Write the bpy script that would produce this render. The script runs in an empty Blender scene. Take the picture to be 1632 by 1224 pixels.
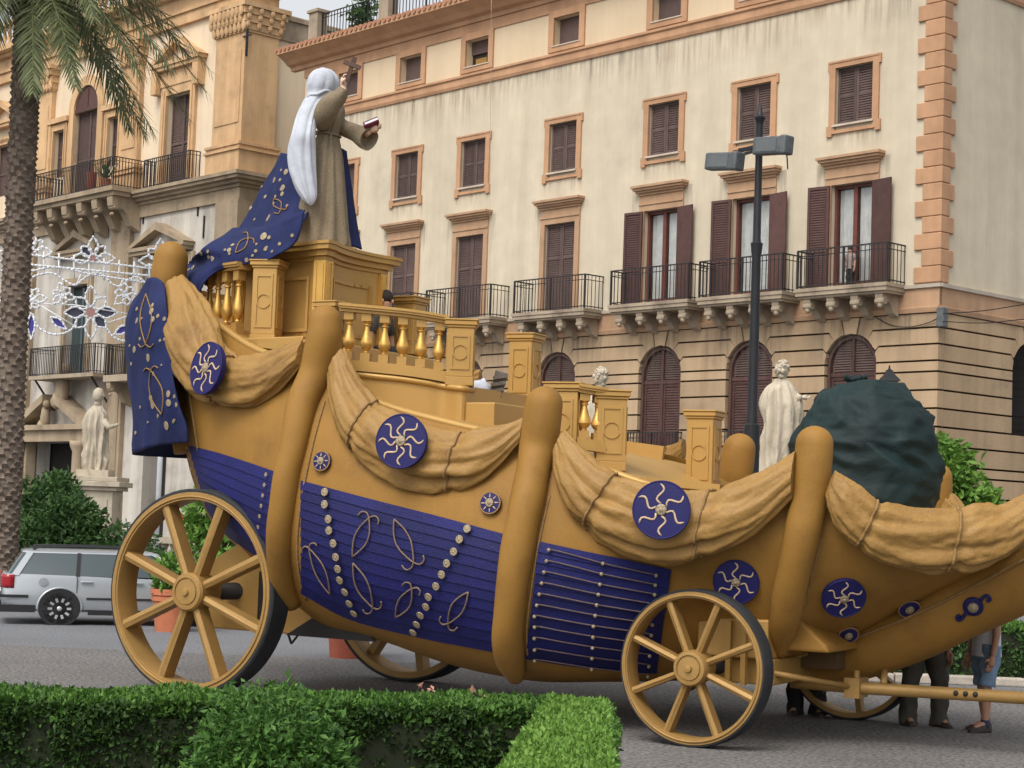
import bpy, math, random
from mathutils import Vector, Matrix, noise
from mathutils.bvhtree import BVHTree

sc = bpy.context.scene
COL = sc.collection
rnd = random.Random(11)
PI = math.pi
R = math.radians

# ---------------------------------------------------------------- camera
F = 2850.0; W, H = 1632, 1224
PITCH, ROLL, CAMZ = R(4.15), R(2.04), 2.2
_cp, _sp, _cr, _sr = math.cos(PITCH), math.sin(PITCH), math.cos(ROLL), math.sin(ROLL)
_u0 = Vector((0, -_sp, _cp)); FW = Vector((0, _cp, _sp))
RT = Vector((1, 0, 0)) * _cr + _u0 * _sr
UP = Vector((-1, 0, 0)) * _sr + _u0 * _cr
CAM = Vector((0, 0, CAMZ))
cd = bpy.data.cameras.new('camera'); cam = bpy.data.objects.new('camera', cd); COL.objects.link(cam)
cd.sensor_fit = 'HORIZONTAL'; cd.sensor_width = 36; cd.lens = F / W * 36
cd.clip_start = .1; cd.clip_end = 3000
cam.matrix_world = Matrix(((RT.x, UP.x, -FW.x, 0), (RT.y, UP.y, -FW.y, 0), (RT.z, UP.z, -FW.z, CAMZ), (0, 0, 0, 1)))
sc.camera = cam
# ---------------------------------------------------------------- light
SUN_EL, SUN_AZ = R(52), R(-150)          # azimuth measured from +Y towards +X
w = bpy.data.worlds.new('World'); sc.world = w; w.use_nodes = True
nt = w.node_tree; nt.nodes.clear()
sky = nt.nodes.new('ShaderNodeTexSky'); sky.sky_type = 'NISHITA'; sky.sun_disc = False
sky.sun_elevation = SUN_EL; sky.sun_rotation = SUN_AZ; sky.dust_density = 4.0; sky.air_density = 1.0; sky.ozone_density = 1.0
hs = nt.nodes.new('ShaderNodeHueSaturation'); hs.inputs['Saturation'].default_value = .14
bg = nt.nodes.new('ShaderNodeBackground'); bg.inputs['Strength'].default_value = .15
wo = nt.nodes.new('ShaderNodeOutputWorld')
nt.links.new(sky.outputs[0], hs.inputs['Color']); nt.links.new(hs.outputs[0], bg.inputs['Color']); nt.links.new(bg.outputs[0], wo.inputs[0])
sl = bpy.data.lights.new('sun', 'SUN'); sl.energy = .9; sl.angle = R(26); sl.color = (1, .93, .83)
so = bpy.data.objects.new('sun', sl); COL.objects.link(so)
sd = Vector((math.sin(SUN_AZ) * math.cos(SUN_EL), math.cos(SUN_AZ) * math.cos(SUN_EL), math.sin(SUN_EL)))
so.rotation_euler = (-sd).to_track_quat('-Z', 'Y').to_euler()
so.location = (-20, -30, 60)
sc.view_settings.view_transform = 'Standard'; sc.view_settings.look = 'None'
sc.view_settings.gamma = 1; sc.view_settings.exposure = 0.58; sc.view_settings.use_curve_mapping = False
sc.cycles.max_bounces = 6

# ---------------------------------------------------------------- pixel helpers
def ray(x, y): return FW + RT * ((x - 816) / F) - UP * ((y - 612) / F)
def at_plane(x, y, p, n):
    d = ray(x, y); return CAM + d * (n.dot(p - CAM) / n.dot(d))
def at_ground(x, y, z=0.0):
    d = ray(x, y); return CAM + d * ((z - CAMZ) / d.z)
def at_depth(x, y, dist):
    d = ray(x, y); return CAM + d * (dist / d.y)

# ---------------------------------------------------------------- materials
MATS = {}
def mat(name, col, rough=.7, metal=0.0, var=.12, scale=2.0, bump=0.0, bscale=30.0, col2=None, mix=.5, spec=.35, stretch=None, coat=0.0, streak=0.0, trans=0.0, emit=None, sheen=0.0, grain=0.0, gscale=120.0, orand=0.0):
    m = bpy.data.materials.new(name); m.use_nodes = True; MATS[name] = m
    n = m.node_tree.nodes; L = m.node_tree.links; p = n['Principled BSDF']
    p.inputs['Roughness'].default_value = rough; p.inputs['Metallic'].default_value = metal
    p.inputs['Specular IOR Level'].default_value = spec
    if coat: p.inputs['Coat Weight'].default_value = coat; p.inputs['Coat Roughness'].default_value = .08
    if trans: p.inputs['Transmission Weight'].default_value = trans
    if sheen: p.inputs['Sheen Weight'].default_value = sheen
    if emit: p.inputs['Emission Color'].default_value = (*emit[:3], 1); p.inputs['Emission Strength'].default_value = emit[3]
    tc = n.new('ShaderNodeTexCoord'); mp = n.new('ShaderNodeMapping')
    if stretch: mp.inputs['Scale'].default_value = stretch
    L.new(tc.outputs['Object'], mp.inputs[0])
    nz = n.new('ShaderNodeTexNoise'); nz.inputs['Scale'].default_value = scale; nz.inputs['Detail'].default_value = 6; nz.inputs['Roughness'].default_value = .62
    L.new(mp.outputs[0], nz.inputs['Vector'])
    rp = n.new('ShaderNodeValToRGB'); rp.color_ramp.elements[0].position = .3; rp.color_ramp.elements[1].position = .72
    a = [max(0, c * (1 - var)) for c in col]; b = [min(1, c * (1 + var)) for c in col]
    rp.color_ramp.elements[0].color = (*(col2 or a), 1); rp.color_ramp.elements[1].color = (*b, 1)
    if col2: rp.color_ramp.elements[0].position = .5 - mix * .5 - .05; e = rp.color_ramp.elements.new(.5 - mix * .5 + .16); e.color = (*col, 1)
    L.new(nz.outputs['Fac'], rp.inputs[0]); out = rp.outputs[0]
    if streak:
        m2 = n.new('ShaderNodeMapping'); m2.inputs['Scale'].default_value = (1.0, 1.0, .085); L.new(tc.outputs['Object'], m2.inputs[0])
        n2 = n.new('ShaderNodeTexNoise'); n2.inputs['Scale'].default_value = 1.1; n2.inputs['Detail'].default_value = 8; n2.inputs['Roughness'].default_value = .65; L.new(m2.outputs[0], n2.inputs['Vector'])
        r2 = n.new('ShaderNodeValToRGB'); r2.color_ramp.elements[0].position = .38; r2.color_ramp.elements[1].position = .62
        r2.color_ramp.elements[0].color = (1 - streak, 1 - streak * 1.08, 1 - streak * 1.15, 1); r2.color_ramp.elements[1].color = (1, 1, 1, 1); L.new(n2.outputs['Fac'], r2.inputs[0])
        mx = n.new('ShaderNodeMix'); mx.data_type = 'RGBA'; mx.blend_type = 'MULTIPLY'; mx.inputs['Factor'].default_value = 1
        L.new(out, mx.inputs['A']); L.new(r2.outputs[0], mx.inputs['B']); out = mx.outputs['Result']
    if grain:
        n3 = n.new('ShaderNodeTexNoise'); n3.inputs['Scale'].default_value = gscale; n3.inputs['Detail'].default_value = 3; L.new(tc.outputs['Object'], n3.inputs['Vector'])
        r3 = n.new('ShaderNodeValToRGB'); r3.color_ramp.elements[0].position = .32; r3.color_ramp.elements[1].position = .68
        r3.color_ramp.elements[0].color = (1 - grain,) * 3 + (1,); r3.color_ramp.elements[1].color = (1 + grain * .5,) * 3 + (1,); L.new(n3.outputs['Fac'], r3.inputs[0])
        mx = n.new('ShaderNodeMix'); mx.data_type = 'RGBA'; mx.blend_type = 'MULTIPLY'; mx.inputs['Factor'].default_value = 1
        L.new(out, mx.inputs['A']); L.new(r3.outputs[0], mx.inputs['B']); out = mx.outputs['Result']
    if orand:
        oi = n.new('ShaderNodeObjectInfo'); r4 = n.new('ShaderNodeMapRange'); r4.inputs['To Min'].default_value = 1 - orand; r4.inputs['To Max'].default_value = 1 + orand * .6; L.new(oi.outputs['Random'], r4.inputs['Value'])
        mx = n.new('ShaderNodeMix'); mx.data_type = 'RGBA'; mx.blend_type = 'MULTIPLY'; mx.inputs['Factor'].default_value = 1
        L.new(out, mx.inputs['A']); L.new(r4.outputs[0], mx.inputs['B']); out = mx.outputs['Result']
    L.new(out, p.inputs['Base Color'])
    if bump:
        nb = n.new('ShaderNodeTexNoise'); nb.inputs['Scale'].default_value = bscale; nb.inputs['Detail'].default_value = 5; L.new(tc.outputs['Object'], nb.inputs['Vector'])
        bp = n.new('ShaderNodeBump'); bp.inputs['Strength'].default_value = bump; bp.inputs['Distance'].default_value = .02
        L.new(nb.outputs['Fac'], bp.inputs['Height']); L.new(bp.outputs[0], p.inputs['Normal'])
    return m

def leafmat(name, ca, cb, rough=.55):
    m = bpy.data.materials.new(name); m.use_nodes = True; MATS[name] = m
    n = m.node_tree.nodes; L = m.node_tree.links; p = n['Principled BSDF']; p.inputs['Roughness'].default_value = rough; p.inputs['Specular IOR Level'].default_value = .3
    gi = n.new('ShaderNodeNewGeometry'); rp = n.new('ShaderNodeValToRGB')
    rp.color_ramp.elements[0].color = (*ca, 1); rp.color_ramp.elements[1].color = (*cb, 1)
    L.new(gi.outputs['Random Per Island'], rp.inputs[0]); L.new(rp.outputs[0], p.inputs['Base Color'])
    tr = n.new('ShaderNodeBsdfTranslucent'); L.new(rp.outputs[0], tr.inputs['Color'])
    ad = n.new('ShaderNodeMixShader'); ad.inputs[0].default_value = .22
    L.new(p.outputs[0], ad.inputs[1]); L.new(tr.outputs[0], ad.inputs[2]); L.new(ad.outputs[0], n['Material Output'].inputs['Surface'])
    return m

mat('asphalt', (.175, .18, .192), .9, var=.14, scale=.3, bump=.5, bscale=60, col2=(.12, .121, .126), mix=.5, grain=.4, gscale=26)
mat('gravel_asphalt', (.175, .166, .16), .95, var=.2, scale=.45, col2=(.115, .11, .108), mix=.5, bump=.9, bscale=40, grain=.65, gscale=22)
mat('soil', (.10, .075, .05), .95, var=.3, scale=5, bump=.6, bscale=30)
mat('kerb_stone', (.42, .37, .31), .9, var=.25, scale=3, bump=.6, bscale=20)
mat('plaster_cream', (.575, .50, .375), .9, var=.08, scale=.3, bump=.15, bscale=10, col2=(.45, .395, .305), mix=.5, streak=.13, grain=.07, gscale=1.6)
mat('plaster_attic', (.64, .50, .335), .9, var=.06, scale=.5, bump=.1, bscale=14, streak=.08)
mat('orange_trim', (.49, .28, .158), .85, var=.14, scale=1.2, bump=.15, bscale=20, streak=.16, orand=.07)
mat('tan_trim', (.44, .275, .165), .88, var=.14, scale=1.0, bump=.2, bscale=18, col2=(.34, .21, .13), mix=.35, streak=.16)
mat('rustic_stone', (.42, .30, .185), .92, var=.14, scale=.8, bump=.35, bscale=12, col2=(.29, .21, .14), mix=.46, streak=.2, orand=.12)
mat('joint_stone', (.16, .10, .065), .95, var=.2)
mat('grey_stone', (.36, .29, .21), .93, var=.16, scale=1.4, bump=.5, bscale=12, col2=(.2, .16, .12), mix=.4, streak=.2)
mat('white_marble_edge', (.55, .47, .38), .8, var=.1, streak=.15)
mat('shutter_brown', (.095, .045, .038), .6, var=.2, scale=3, bump=.1, streak=.2, orand=.2)
mat('shutter_faded', (.12, .078, .068), .7, var=.22, scale=2, streak=.22, orand=.2)
mat('dark_wood_red', (.13, .042, .03), .5, var=.2)
mat('room_dark', (.02, .017, .015), .9, var=.2)
mat('curtain', (.86, .86, .82), .9, var=.06, scale=6, stretch=(8, 8, .3))
mat('iron', (.022, .019, .019), .55, var=.3, scale=4, spec=.4)
mat('roof_tile', (.40, .2, .12), .9, var=.25, scale=6)
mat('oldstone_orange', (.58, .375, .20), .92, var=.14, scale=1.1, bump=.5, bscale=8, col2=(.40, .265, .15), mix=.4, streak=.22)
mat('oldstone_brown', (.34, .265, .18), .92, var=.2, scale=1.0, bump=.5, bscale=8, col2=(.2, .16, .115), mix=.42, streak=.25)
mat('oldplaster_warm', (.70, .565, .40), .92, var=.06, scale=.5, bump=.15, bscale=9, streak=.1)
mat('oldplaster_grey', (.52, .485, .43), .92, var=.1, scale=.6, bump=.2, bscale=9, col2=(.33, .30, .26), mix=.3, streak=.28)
mat('gold_cloth', (.295, .15, .027), .66, var=.12, scale=1.6, bump=.14, bscale=70, grain=.1, gscale=95, col2=(.22, .108, .02), mix=.38, streak=.1)
mat('gold_drape', (.30, .168, .046), .55, var=.12, scale=2.4, bump=.4, bscale=22, grain=.1, gscale=60, col2=(.215, .114, .033), mix=.36)
mat('gold_paint', (.43, .255, .074), .45, metal=.25, var=.07, scale=1.5, bump=.05, bscale=18, spec=.4)
mat('gold_leaf', (.62, .375, .10), .42, metal=.6, var=.1, scale=5, bump=.08, bscale=25)
mat('wheel_gold', (.33, .195, .062), .5, metal=.2, var=.12, scale=3, bump=.15, bscale=25)
mat('panel_blue', (.0075, .009, .10), .62, var=.2, scale=2.5, bump=.4, bscale=60, grain=.3, gscale=50, orand=.22)
mat('disc_blue', (.009, .008, .085), .6, var=.1, bump=.2, bscale=70)
mat('mantle_blue', (.0085, .0155, .078), .8, var=.25, scale=3, bump=.35, bscale=60, grain=.25, gscale=60)
mat('coin', (.36, .29, .19), .5, metal=.35, var=.25, scale=30, bump=.7, bscale=60)
mat('rope', (.27, .16, .06), .85, var=.2, scale=30, bump=.5, bscale=60)
mat('ray_pale', (.52, .38, .25), .8, var=.2, scale=30)
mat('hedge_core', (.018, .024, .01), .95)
mat('rope_pale', (.20, .135, .095), .8, var=.2, scale=30)
mat('rod_dull', (.12, .085, .08), .8, var=.2, scale=30)
mat('rubber', (.028, .029, .032), .8, var=.25, scale=4, bump=.2)
mat('dark_metal', (.03, .028, .027), .5, metal=.3)
mat('dark_under', (.10, .06, .025), .85, var=.2)
mat('robe_brown', (.23, .18, .118), .9, var=.12, scale=5, bump=.4, bscale=60, grain=.25, gscale=60)
mat('veil_white', (.47, .495, .55), .95, var=.12, scale=8, bump=.3, bscale=50, sheen=.2)
mat('plaster_skin', (.62, .42, .31), .6, var=.06)
mat('cross_brown', (.10, .055, .04), .6)
mat('book_red', (.16, .03, .05), .6)
mat('marble', (.50, .435, .335), .8, var=.14, scale=3, bump=.45, bscale=14, col2=(.27, .23, .175), mix=.42, streak=.18)
mat('tarp_green', (.005, .019, .0195), .7, var=.45, scale=1.5, bump=.7, bscale=7, grain=.3, gscale=60)
mat('lamp_metal', (.022, .023, .026), .45, var=.2, metal=.3)
mat('lamp_grey', (.11, .12, .125), .55, var=.25, scale=6, metal=.2)
mat('lamp_glass', (.12, .13, .135), .25, var=.1)
mat('silver_paint', (.44, .465, .49), .3, metal=.55, var=.03, coat=.5)
mat('car_glass', (.03, .05, .055), .05, var=.05, spec=.9)
mat('car_black', (.018, .018, .02), .6)
mat('tail_red', (.30, .012, .018), .2, coat=.5)
mat('alloy', (.55, .55, .56), .35, metal=.7)
mat('terracotta', (.45, .15, .075), .85, var=.16, scale=3, bump=.3, bscale=20)
mat('terracotta_red', (.33, .09, .055), .85, var=.16, scale=3, bump=.3, bscale=20)
mat('sign_red', (.5, .02, .03), .5); mat('sign_blue', (.02, .05, .3), .5); mat('white_paint', (.78, .78, .78), .5)
mat('lum_white', (.82, .83, .86), .5, var=.04); mat('lum_red', (.42, .22, .2), .5); mat('lum_blue', (.06, .05, .28), .5); mat('lum_dark', (.05, .05, .08), .5); mat('lum_green', (.15, .3, .12), .5)
mat('bark_palm', (.15, .115, .09), .95, var=.35, scale=5, bump=.9, bscale=14)
mat('bark', (.09, .065, .045), .95, var=.3, scale=8, bump=.6)
mat('skin', (.42, .23, .15), .55, var=.08)
mat('trouser_grey', (.075, .068, .055), .9, var=.2, scale=6, bump=.3); mat('trouser_dark', (.022, .02, .022), .9, var=.2)
mat('jeans', (.17, .25, .36), .9, var=.25, scale=7, bump=.3); mat('shirt_white', (.62, .63, .66), .9); mat('shirt_dark', (.05, .05, .06), .9)
mat('shoe', (.045, .035, .03), .7, var=.3); mat('sock', (.03, .04, .08), .9); mat('hair', (.025, .018, .014), .8)
mat('weathered_wood', (.16, .14, .12), .9, var=.3, scale=8, stretch=(1, 1, 6), bump=.5); mat('cloth_white', (.66, .70, .78), .9)
mat('flower_pink', (.42, .22, .16), .7)
def stainmat(name, col):
    m = bpy.data.materials.new(name); m.use_nodes = True; MATS[name] = m
    n = m.node_tree.nodes; L = m.node_tree.links; p = n['Principled BSDF']; p.inputs['Base Color'].default_value = (*col, 1); p.inputs['Roughness'].default_value = .95
    tc = n.new('ShaderNodeTexCoord'); mp = n.new('ShaderNodeMapping'); mp.inputs['Scale'].default_value = (5, 5, .35); L.new(tc.outputs['Object'], mp.inputs[0])
    nz = n.new('ShaderNodeTexNoise'); nz.inputs['Scale'].default_value = 1.2; nz.inputs['Detail'].default_value = 6; L.new(mp.outputs[0], nz.inputs['Vector'])
    rp = n.new('ShaderNodeValToRGB'); rp.color_ramp.elements[0].position = .42; rp.color_ramp.elements[1].position = .75; L.new(nz.outputs['Fac'], rp.inputs[0])
    sx = n.new('ShaderNodeSeparateXYZ'); L.new(tc.outputs['UV'], sx.inputs[0])
    pw = n.new('ShaderNodeMath'); pw.operation = 'POWER'; pw.inputs[1].default_value = 1.4; L.new(sx.outputs['Y'], pw.inputs[0])
    e1 = n.new('ShaderNodeMath'); e1.operation = 'MULTIPLY'; L.new(rp.outputs[0], e1.inputs[0]); L.new(pw.outputs[0], e1.inputs[1])
    e2 = n.new('ShaderNodeMath'); e2.operation = 'MULTIPLY'; e2.inputs[1].default_value = .5; L.new(e1.outputs[0], e2.inputs[0])
    tr = n.new('ShaderNodeBsdfTransparent'); mx = n.new('ShaderNodeMixShader'); L.new(e2.outputs[0], mx.inputs[0]); L.new(tr.outputs[0], mx.inputs[1]); L.new(p.outputs[0], mx.inputs[2]); L.new(mx.outputs[0], n['Material Output'].inputs['Surface'])
stainmat('rain_stain', (.27, .17, .10)); stainmat('grey_stain', (.17, .145, .115))
leafmat('hedge_leaf', (.03, .08, .011), (.115, .24, .04)); leafmat('hedge_leaf_shaded', (.014, .036, .008), (.055, .115, .022))  # second one is a darker copy: shade of the hedge face put into the leaf colour
leafmat('hedge_top_lit', (.085, .19, .026), (.19, .335, .06)); leafmat('bush_leaf', (.03, .085, .014), (.10, .215, .04))  # first one is a brighter copy: light from above painted into the hedge top
leafmat('far_leaf', (.03, .075, .02), (.08, .16, .045)); leafmat('bright_leaf', (.06, .15, .02), (.19, .34, .06))
leafmat('palm_leaf', (.07, .088, .036), (.21, .23, .11)); leafmat('dead_leaf', (.12, .06, .025), (.3, .14, .06))

# ---------------------------------------------------------------- mesh builder
def empty(name, loc=(0, 0, 0), rz=0.0, parent=None):
    o = bpy.data.objects.new(name, None); COL.objects.link(o); o.location = loc; o.rotation_euler = (0, 0, rz); o.parent = parent; o.empty_display_size = .2
    return o
def tag(o, label=None, cat=None, group=None, kind=None):
    if label: o['label'] = label
    if cat: o['category'] = cat
    if group: o['group'] = group
    if kind: o['kind'] = kind
    return o

class B:
    def __init__(s, fn=None): s.v = []; s.f = []; s.fn = fn; s.mi = []; s.cur = 0
    def add(s, vs, fs):
        o = len(s.v); s.v += [Vector(p) for p in vs]; s.f += [tuple(i + o for i in f) for f in fs]; s.mi += [s.cur] * len(fs); return s
    def box(s, x0, x1, y0, y1, z0, z1):
        if x0 > x1: x0, x1 = x1, x0
        if y0 > y1: y0, y1 = y1, y0
        if z0 > z1: z0, z1 = z1, z0
        return s.add([(x0, y0, z0), (x1, y0, z0), (x1, y1, z0), (x0, y1, z0), (x0, y0, z1), (x1, y0, z1), (x1, y1, z1), (x0, y1, z1)],
                     [(0, 3, 2, 1), (4, 5, 6, 7), (0, 1, 5, 4), (1, 2, 6, 5), (2, 3, 7, 6), (3, 0, 4, 7)])
    def bar(s, p, q, wd, dp, up=(0, 0, 1)):
        p, q = Vector(p), Vector(q); t = (q - p).normalized(); up = Vector(up)
        a = t.cross(up)
        if a.length < 1e-4: a = t.cross(Vector((1, 0, 0)))
        a.normalize(); b = a.cross(t)
        vs = [c + a * sx * wd / 2 + b * sy * dp / 2 for c in (p, q) for sx, sy in ((-1, -1), (1, -1), (1, 1), (-1, 1))]
        return s.add(vs, [(3, 2, 1, 0), (4, 5, 6, 7), (0, 1, 5, 4), (1, 2, 6, 5), (2, 3, 7, 6), (3, 0, 4, 7)])
    def prism(s, poly, lo, hi, axis='y'):
        """poly: 2D CCW polygon; axis 'y' -> (x,z) extruded along y; 'z' -> (x,y) along z; 'x' -> (y,z) along x"""
        n = len(poly)
        def P(a, b, c): return {'y': (a, c, b), 'z': (a, b, c), 'x': (c, a, b)}[axis]
        vs = [P(a, b, lo) for a, b in poly] + [P(a, b, hi) for a, b in poly]
        fs = [tuple(range(n)), tuple(range(2 * n - 1, n - 1, -1))] + [(i, n + i, n + (i + 1) % n, (i + 1) % n) for i in range(n)]
        return s.add(vs, fs)
    def lathe(s, prof, n=16, c=(0, 0, 0), M=None, ph=0.0):
        c = Vector(c); vs = []; fs = []
        for r, z in prof:
            for i in range(n):
                a = 2 * PI * i / n + ph; p = Vector((r * math.cos(a), r * math.sin(a), z))
                vs.append(c + (M @ p if M else p))
        m = len(prof)
        for j in range(m - 1):
            for i in range(n): fs.append((j * n + i, j * n + (i + 1) % n, (j + 1) * n + (i + 1) % n, (j + 1) * n + i))
        fs.append(tuple(range(n - 1, -1, -1))); fs.append(tuple((m - 1) * n + i for i in range(n)))
        return s.add(vs, fs)
    def tube(s, pts, r, n=8, closed=False):
        pts = [Vector(p) for p in pts]; m = len(pts); vs = []; fs = []
        rr = r if isinstance(r, (list, tuple)) else [r] * m
        up = None
        for i, p in enumerate(pts):
            t = (pts[(i + 1) % m] - pts[i - 1]) if closed else (pts[min(i + 1, m - 1)] - pts[max(i - 1, 0)])
            t.normalize()
            if up is None: up = Vector((0, 0, 1)) if abs(t.z) < .9 else Vector((1, 0, 0))
            a = t.cross(up); a.normalize(); b = a.cross(t); up = b
            for k in range(n):
                an = 2 * PI * k / n; vs.append(p + (a * math.cos(an) + b * math.sin(an)) * rr[i])
        for j in range(m if closed else m - 1):
            for i in range(n):
                j2 = (j + 1) % m; fs.append((j * n + i, j * n + (i + 1) % n, j2 * n + (i + 1) % n, j2 * n + i))
        if not closed: fs.append(tuple(range(n - 1, -1, -1))); fs.append(tuple((m - 1) * n + i for i in range(n)))
        return s.add(vs, fs)
    def grid(s, rows, closed=False):
        m, n = len(rows), len(rows[0]); fs = []
        for j in range(m - 1):
            for i in range(n if closed else n - 1): fs.append((j * n + i, j * n + (i + 1) % n, (j + 1) * n + (i + 1) % n, (j + 1) * n + i))
        return s.add([p for r in rows for p in r], fs)
    def ball(s, c, r, n=10, m=7, sq=(1, 1, 1), nz=0.0, fr=3.0):
        c = Vector(c); rows = []
        for j in range(m + 1):
            ph = PI * j / m; row = []
            for i in range(n):
                th = 2 * PI * i / n; d = Vector((math.sin(ph) * math.cos(th) * sq[0], math.sin(ph) * math.sin(th) * sq[1], math.cos(ph) * sq[2]))
                k = 1 + (nz * noise.noise(d * fr + c) if nz else 0); row.append(c + d * r * k)
            rows.append(row)
        return s.grid(rows, True)
    def obj(s, name, mt, parent=None, smooth=False, mirror=None, kind=None):
        vs = s.v; fs = s.f
        if s.fn: vs = [s.fn(p) for p in vs]
        if mirror is not None:
            vs = [Vector((p.x, 2 * mirror - p.y, p.z)) for p in vs]; fs = [f[::-1] for f in fs]
        me = bpy.data.meshes.new(name); me.from_pydata([tuple(p) for p in vs], [], fs)
        mm = mt if isinstance(mt, (list, tuple)) else [mt]
        for k in mm: me.materials.append(MATS[k])
        if len(mm) > 1: me.polygons.foreach_set('material_index', s.mi)
        if smooth: me.polygons.foreach_set('use_smooth', [True] * len(me.polygons))
        me.update()
        o = bpy.data.objects.new(name, me); COL.objects.link(o); o.parent = parent
        if kind: o['kind'] = kind
        return o

def soft(o, ang=40):
    me = o.data; me.polygons.foreach_set('use_smooth', [True] * len(me.polygons))
    try: me.set_sharp_from_angle(angle=R(ang))
    except Exception: pass
    return o
def bevel(o, wd=.01, seg=2):
    m = o.modifiers.new('bevel', 'BEVEL'); m.width = wd; m.segments = seg; m.limit_method = 'ANGLE'; m.angle_limit = R(40); return o

def crom(pts, n):
    """Catmull-Rom through points, n samples"""
    pts = [Vector(p) for p in pts]; m = len(pts) - 1; out = []
    for k in range(n):
        t = k / (n - 1) * m; i = min(int(t), m - 1); u = t - i
        p1, p2 = pts[i], pts[i + 1]; p0 = pts[i - 1] if i > 0 else p1 * 2 - p2; p3 = pts[i + 2] if i + 2 <= m else p2 * 2 - p1
        out.append(.5 * ((2 * p1) + (p2 - p0) * u + (2 * p0 - 5 * p1 + 4 * p2 - p3) * u * u + (3 * p1 - p0 - 3 * p2 + p3) * u ** 3))
    return out
def lerp(a, b, t): return a + (b - a) * t
def copytree(o, parent=None):
    c = o.copy(); COL.objects.link(c); c.parent = parent
    for ch in o.children: copytree(ch, c)
    return c
def dup(o, parent, loc=None):
    c = o.copy(); COL.objects.link(c); c.parent = parent
    if loc is not None: c.location = loc
    return c

def leaves(pts, size, seed=1, droop=.3, aspect=2.0, var=.4, ndir=None, fold=True):
    """leaf-shaped faces at given (point, outward normal); returns B"""
    rr = random.Random(seed); b = B()
    V = b.v; Fc = b.f
    for p, nrm in pts:
        d = Vector((rr.gauss(0, 1), rr.gauss(0, 1), rr.gauss(0, 1) - droop)); d = (d.normalized() * 1.0 + nrm * .75)
        if d.length < 1e-3: continue
        d.normalize()
        sd_ = d.cross(Vector((rr.gauss(0, 1), rr.gauss(0, 1), rr.gauss(0, 1))))
        if sd_.length < 1e-3: continue
        sd_.normalize(); up = sd_.cross(d)
        l = size * (1 + var * (rr.random() * 2 - 1)); wv = l / aspect
        o = len(V); m = p + d * l * .5
        V += [p, m + sd_ * wv * .5 + up * wv * .18, p + d * l, m - sd_ * wv * .5 + up * wv * .18]
        Fc += [(o, o + 1, o + 2), (o, o + 2, o + 3)]
    b.mi = [0] * len(Fc)
    return b
# ================================================================ ground
def sheet(name, x0, x1, y0, y1, z, mt, kind='structure'):
    b = B(); b.add([(x0, y0, z), (x1, y0, z), (x1, y1, z), (x0, y1, z)], [(0, 1, 2, 3)]); o = b.obj(name, mt); o['kind'] = kind; return o
sheet('ground', -400, 400, -60, 700, 0, 'asphalt')
b = B(); b.add([(-40, 4, .004), (40, 4, .004), (40, 22.5, .004), (-40, 29.5, .004)], [(0, 1, 2, 3)]); b.obj('gravel_paving', 'gravel_asphalt')['kind'] = 'structure'

# ================================================================ facade tools
class Frame:
    """vertical facade; local x along the wall, y outward, z up"""
    def __init__(s, px, py, dist, ang):
        p = at_depth(px, py, dist); s.o = Vector((p.x, p.y, 0)); s.x = Vector((-math.cos(ang), math.sin(ang), 0)); s.n = Vector((-math.sin(ang), -math.cos(ang), 0))
        s.rz = math.atan2(s.x.y, s.x.x)
    def at(s, px, py, off=0.0):
        q = at_plane(px, py, s.o + s.n * off, s.n) - s.o; return q.dot(s.x), q.z
    def side(s, px, py):
        q = at_plane(px, py, s.o, s.x) - s.o; return -q.dot(s.n), q.z

def holes_wall(b, x0, x1, z0, z1, holes, y=0.0, depth=.35):
    xs = sorted({x0, x1, *[h[0] for h in holes], *[h[1] for h in holes]}); zs = sorted({z0, z1, *[h[2] for h in holes], *[h[3] for h in holes]})
    xs = [x for x in xs if x0 <= x <= x1]; zs = [z for z in zs if z0 <= z <= z1]
    for i in range(len(xs) - 1):
        for j in range(len(zs) - 1):
            cx, cz = (xs[i] + xs[i + 1]) / 2, (zs[j] + zs[j + 1]) / 2
            if any(h[0] < cx < h[1] and h[2] < cz < h[3] for h in holes): continue
            b.add([(xs[i + 1], y, zs[j]), (xs[i], y, zs[j]), (xs[i], y, zs[j + 1]), (xs[i + 1], y, zs[j + 1])], [(0, 1, 2, 3)])
    for a, c, d, e in holes:
        y2 = y - depth
        b.add([(a, y, d), (c, y, d), (c, y, e), (a, y, e), (a, y2, d), (c, y2, d), (c, y2, e), (a, y2, e)], [(0, 1, 5, 4), (1, 2, 6, 5), (2, 3, 7, 6), (3, 0, 4, 7)])

def leaf_bm(wd, z0, z1, split=.5, panel=False, pitch=.075, th=.05):
    """one louvred leaf, hinge at x=0, spreading to x=wd, plane y=0"""
    b = B(); st = .085
    b.box(0, st, 0, th, z0, z1); b.box(wd - st, wd, 0, th, z0, z1)
    zm = lerp(z0, z1, split)
    for za in (z0, zm - st / 2, z1 - st): b.box(st, wd - st, 0.002, th - .002, za, za + st)
    for a, c, solid in ((z0 + st, zm - st / 2, panel), (zm + st / 2, z1 - st, False)):
        if solid: b.box(st, wd - st, .012, .03, a, c); b.box(st + .08, wd - st - .08, .03, .04, a + .08, c - .08); continue
        z = a
        while z < c - .01:
            b.add([(st, .042, z), (wd - st, .042, z), (wd - st, .008, z + pitch), (st, .008, z + pitch)], [(3, 2, 1, 0)]); z += pitch
        b.box(st, wd - st, 0, .004, a, c)
    return b

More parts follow.
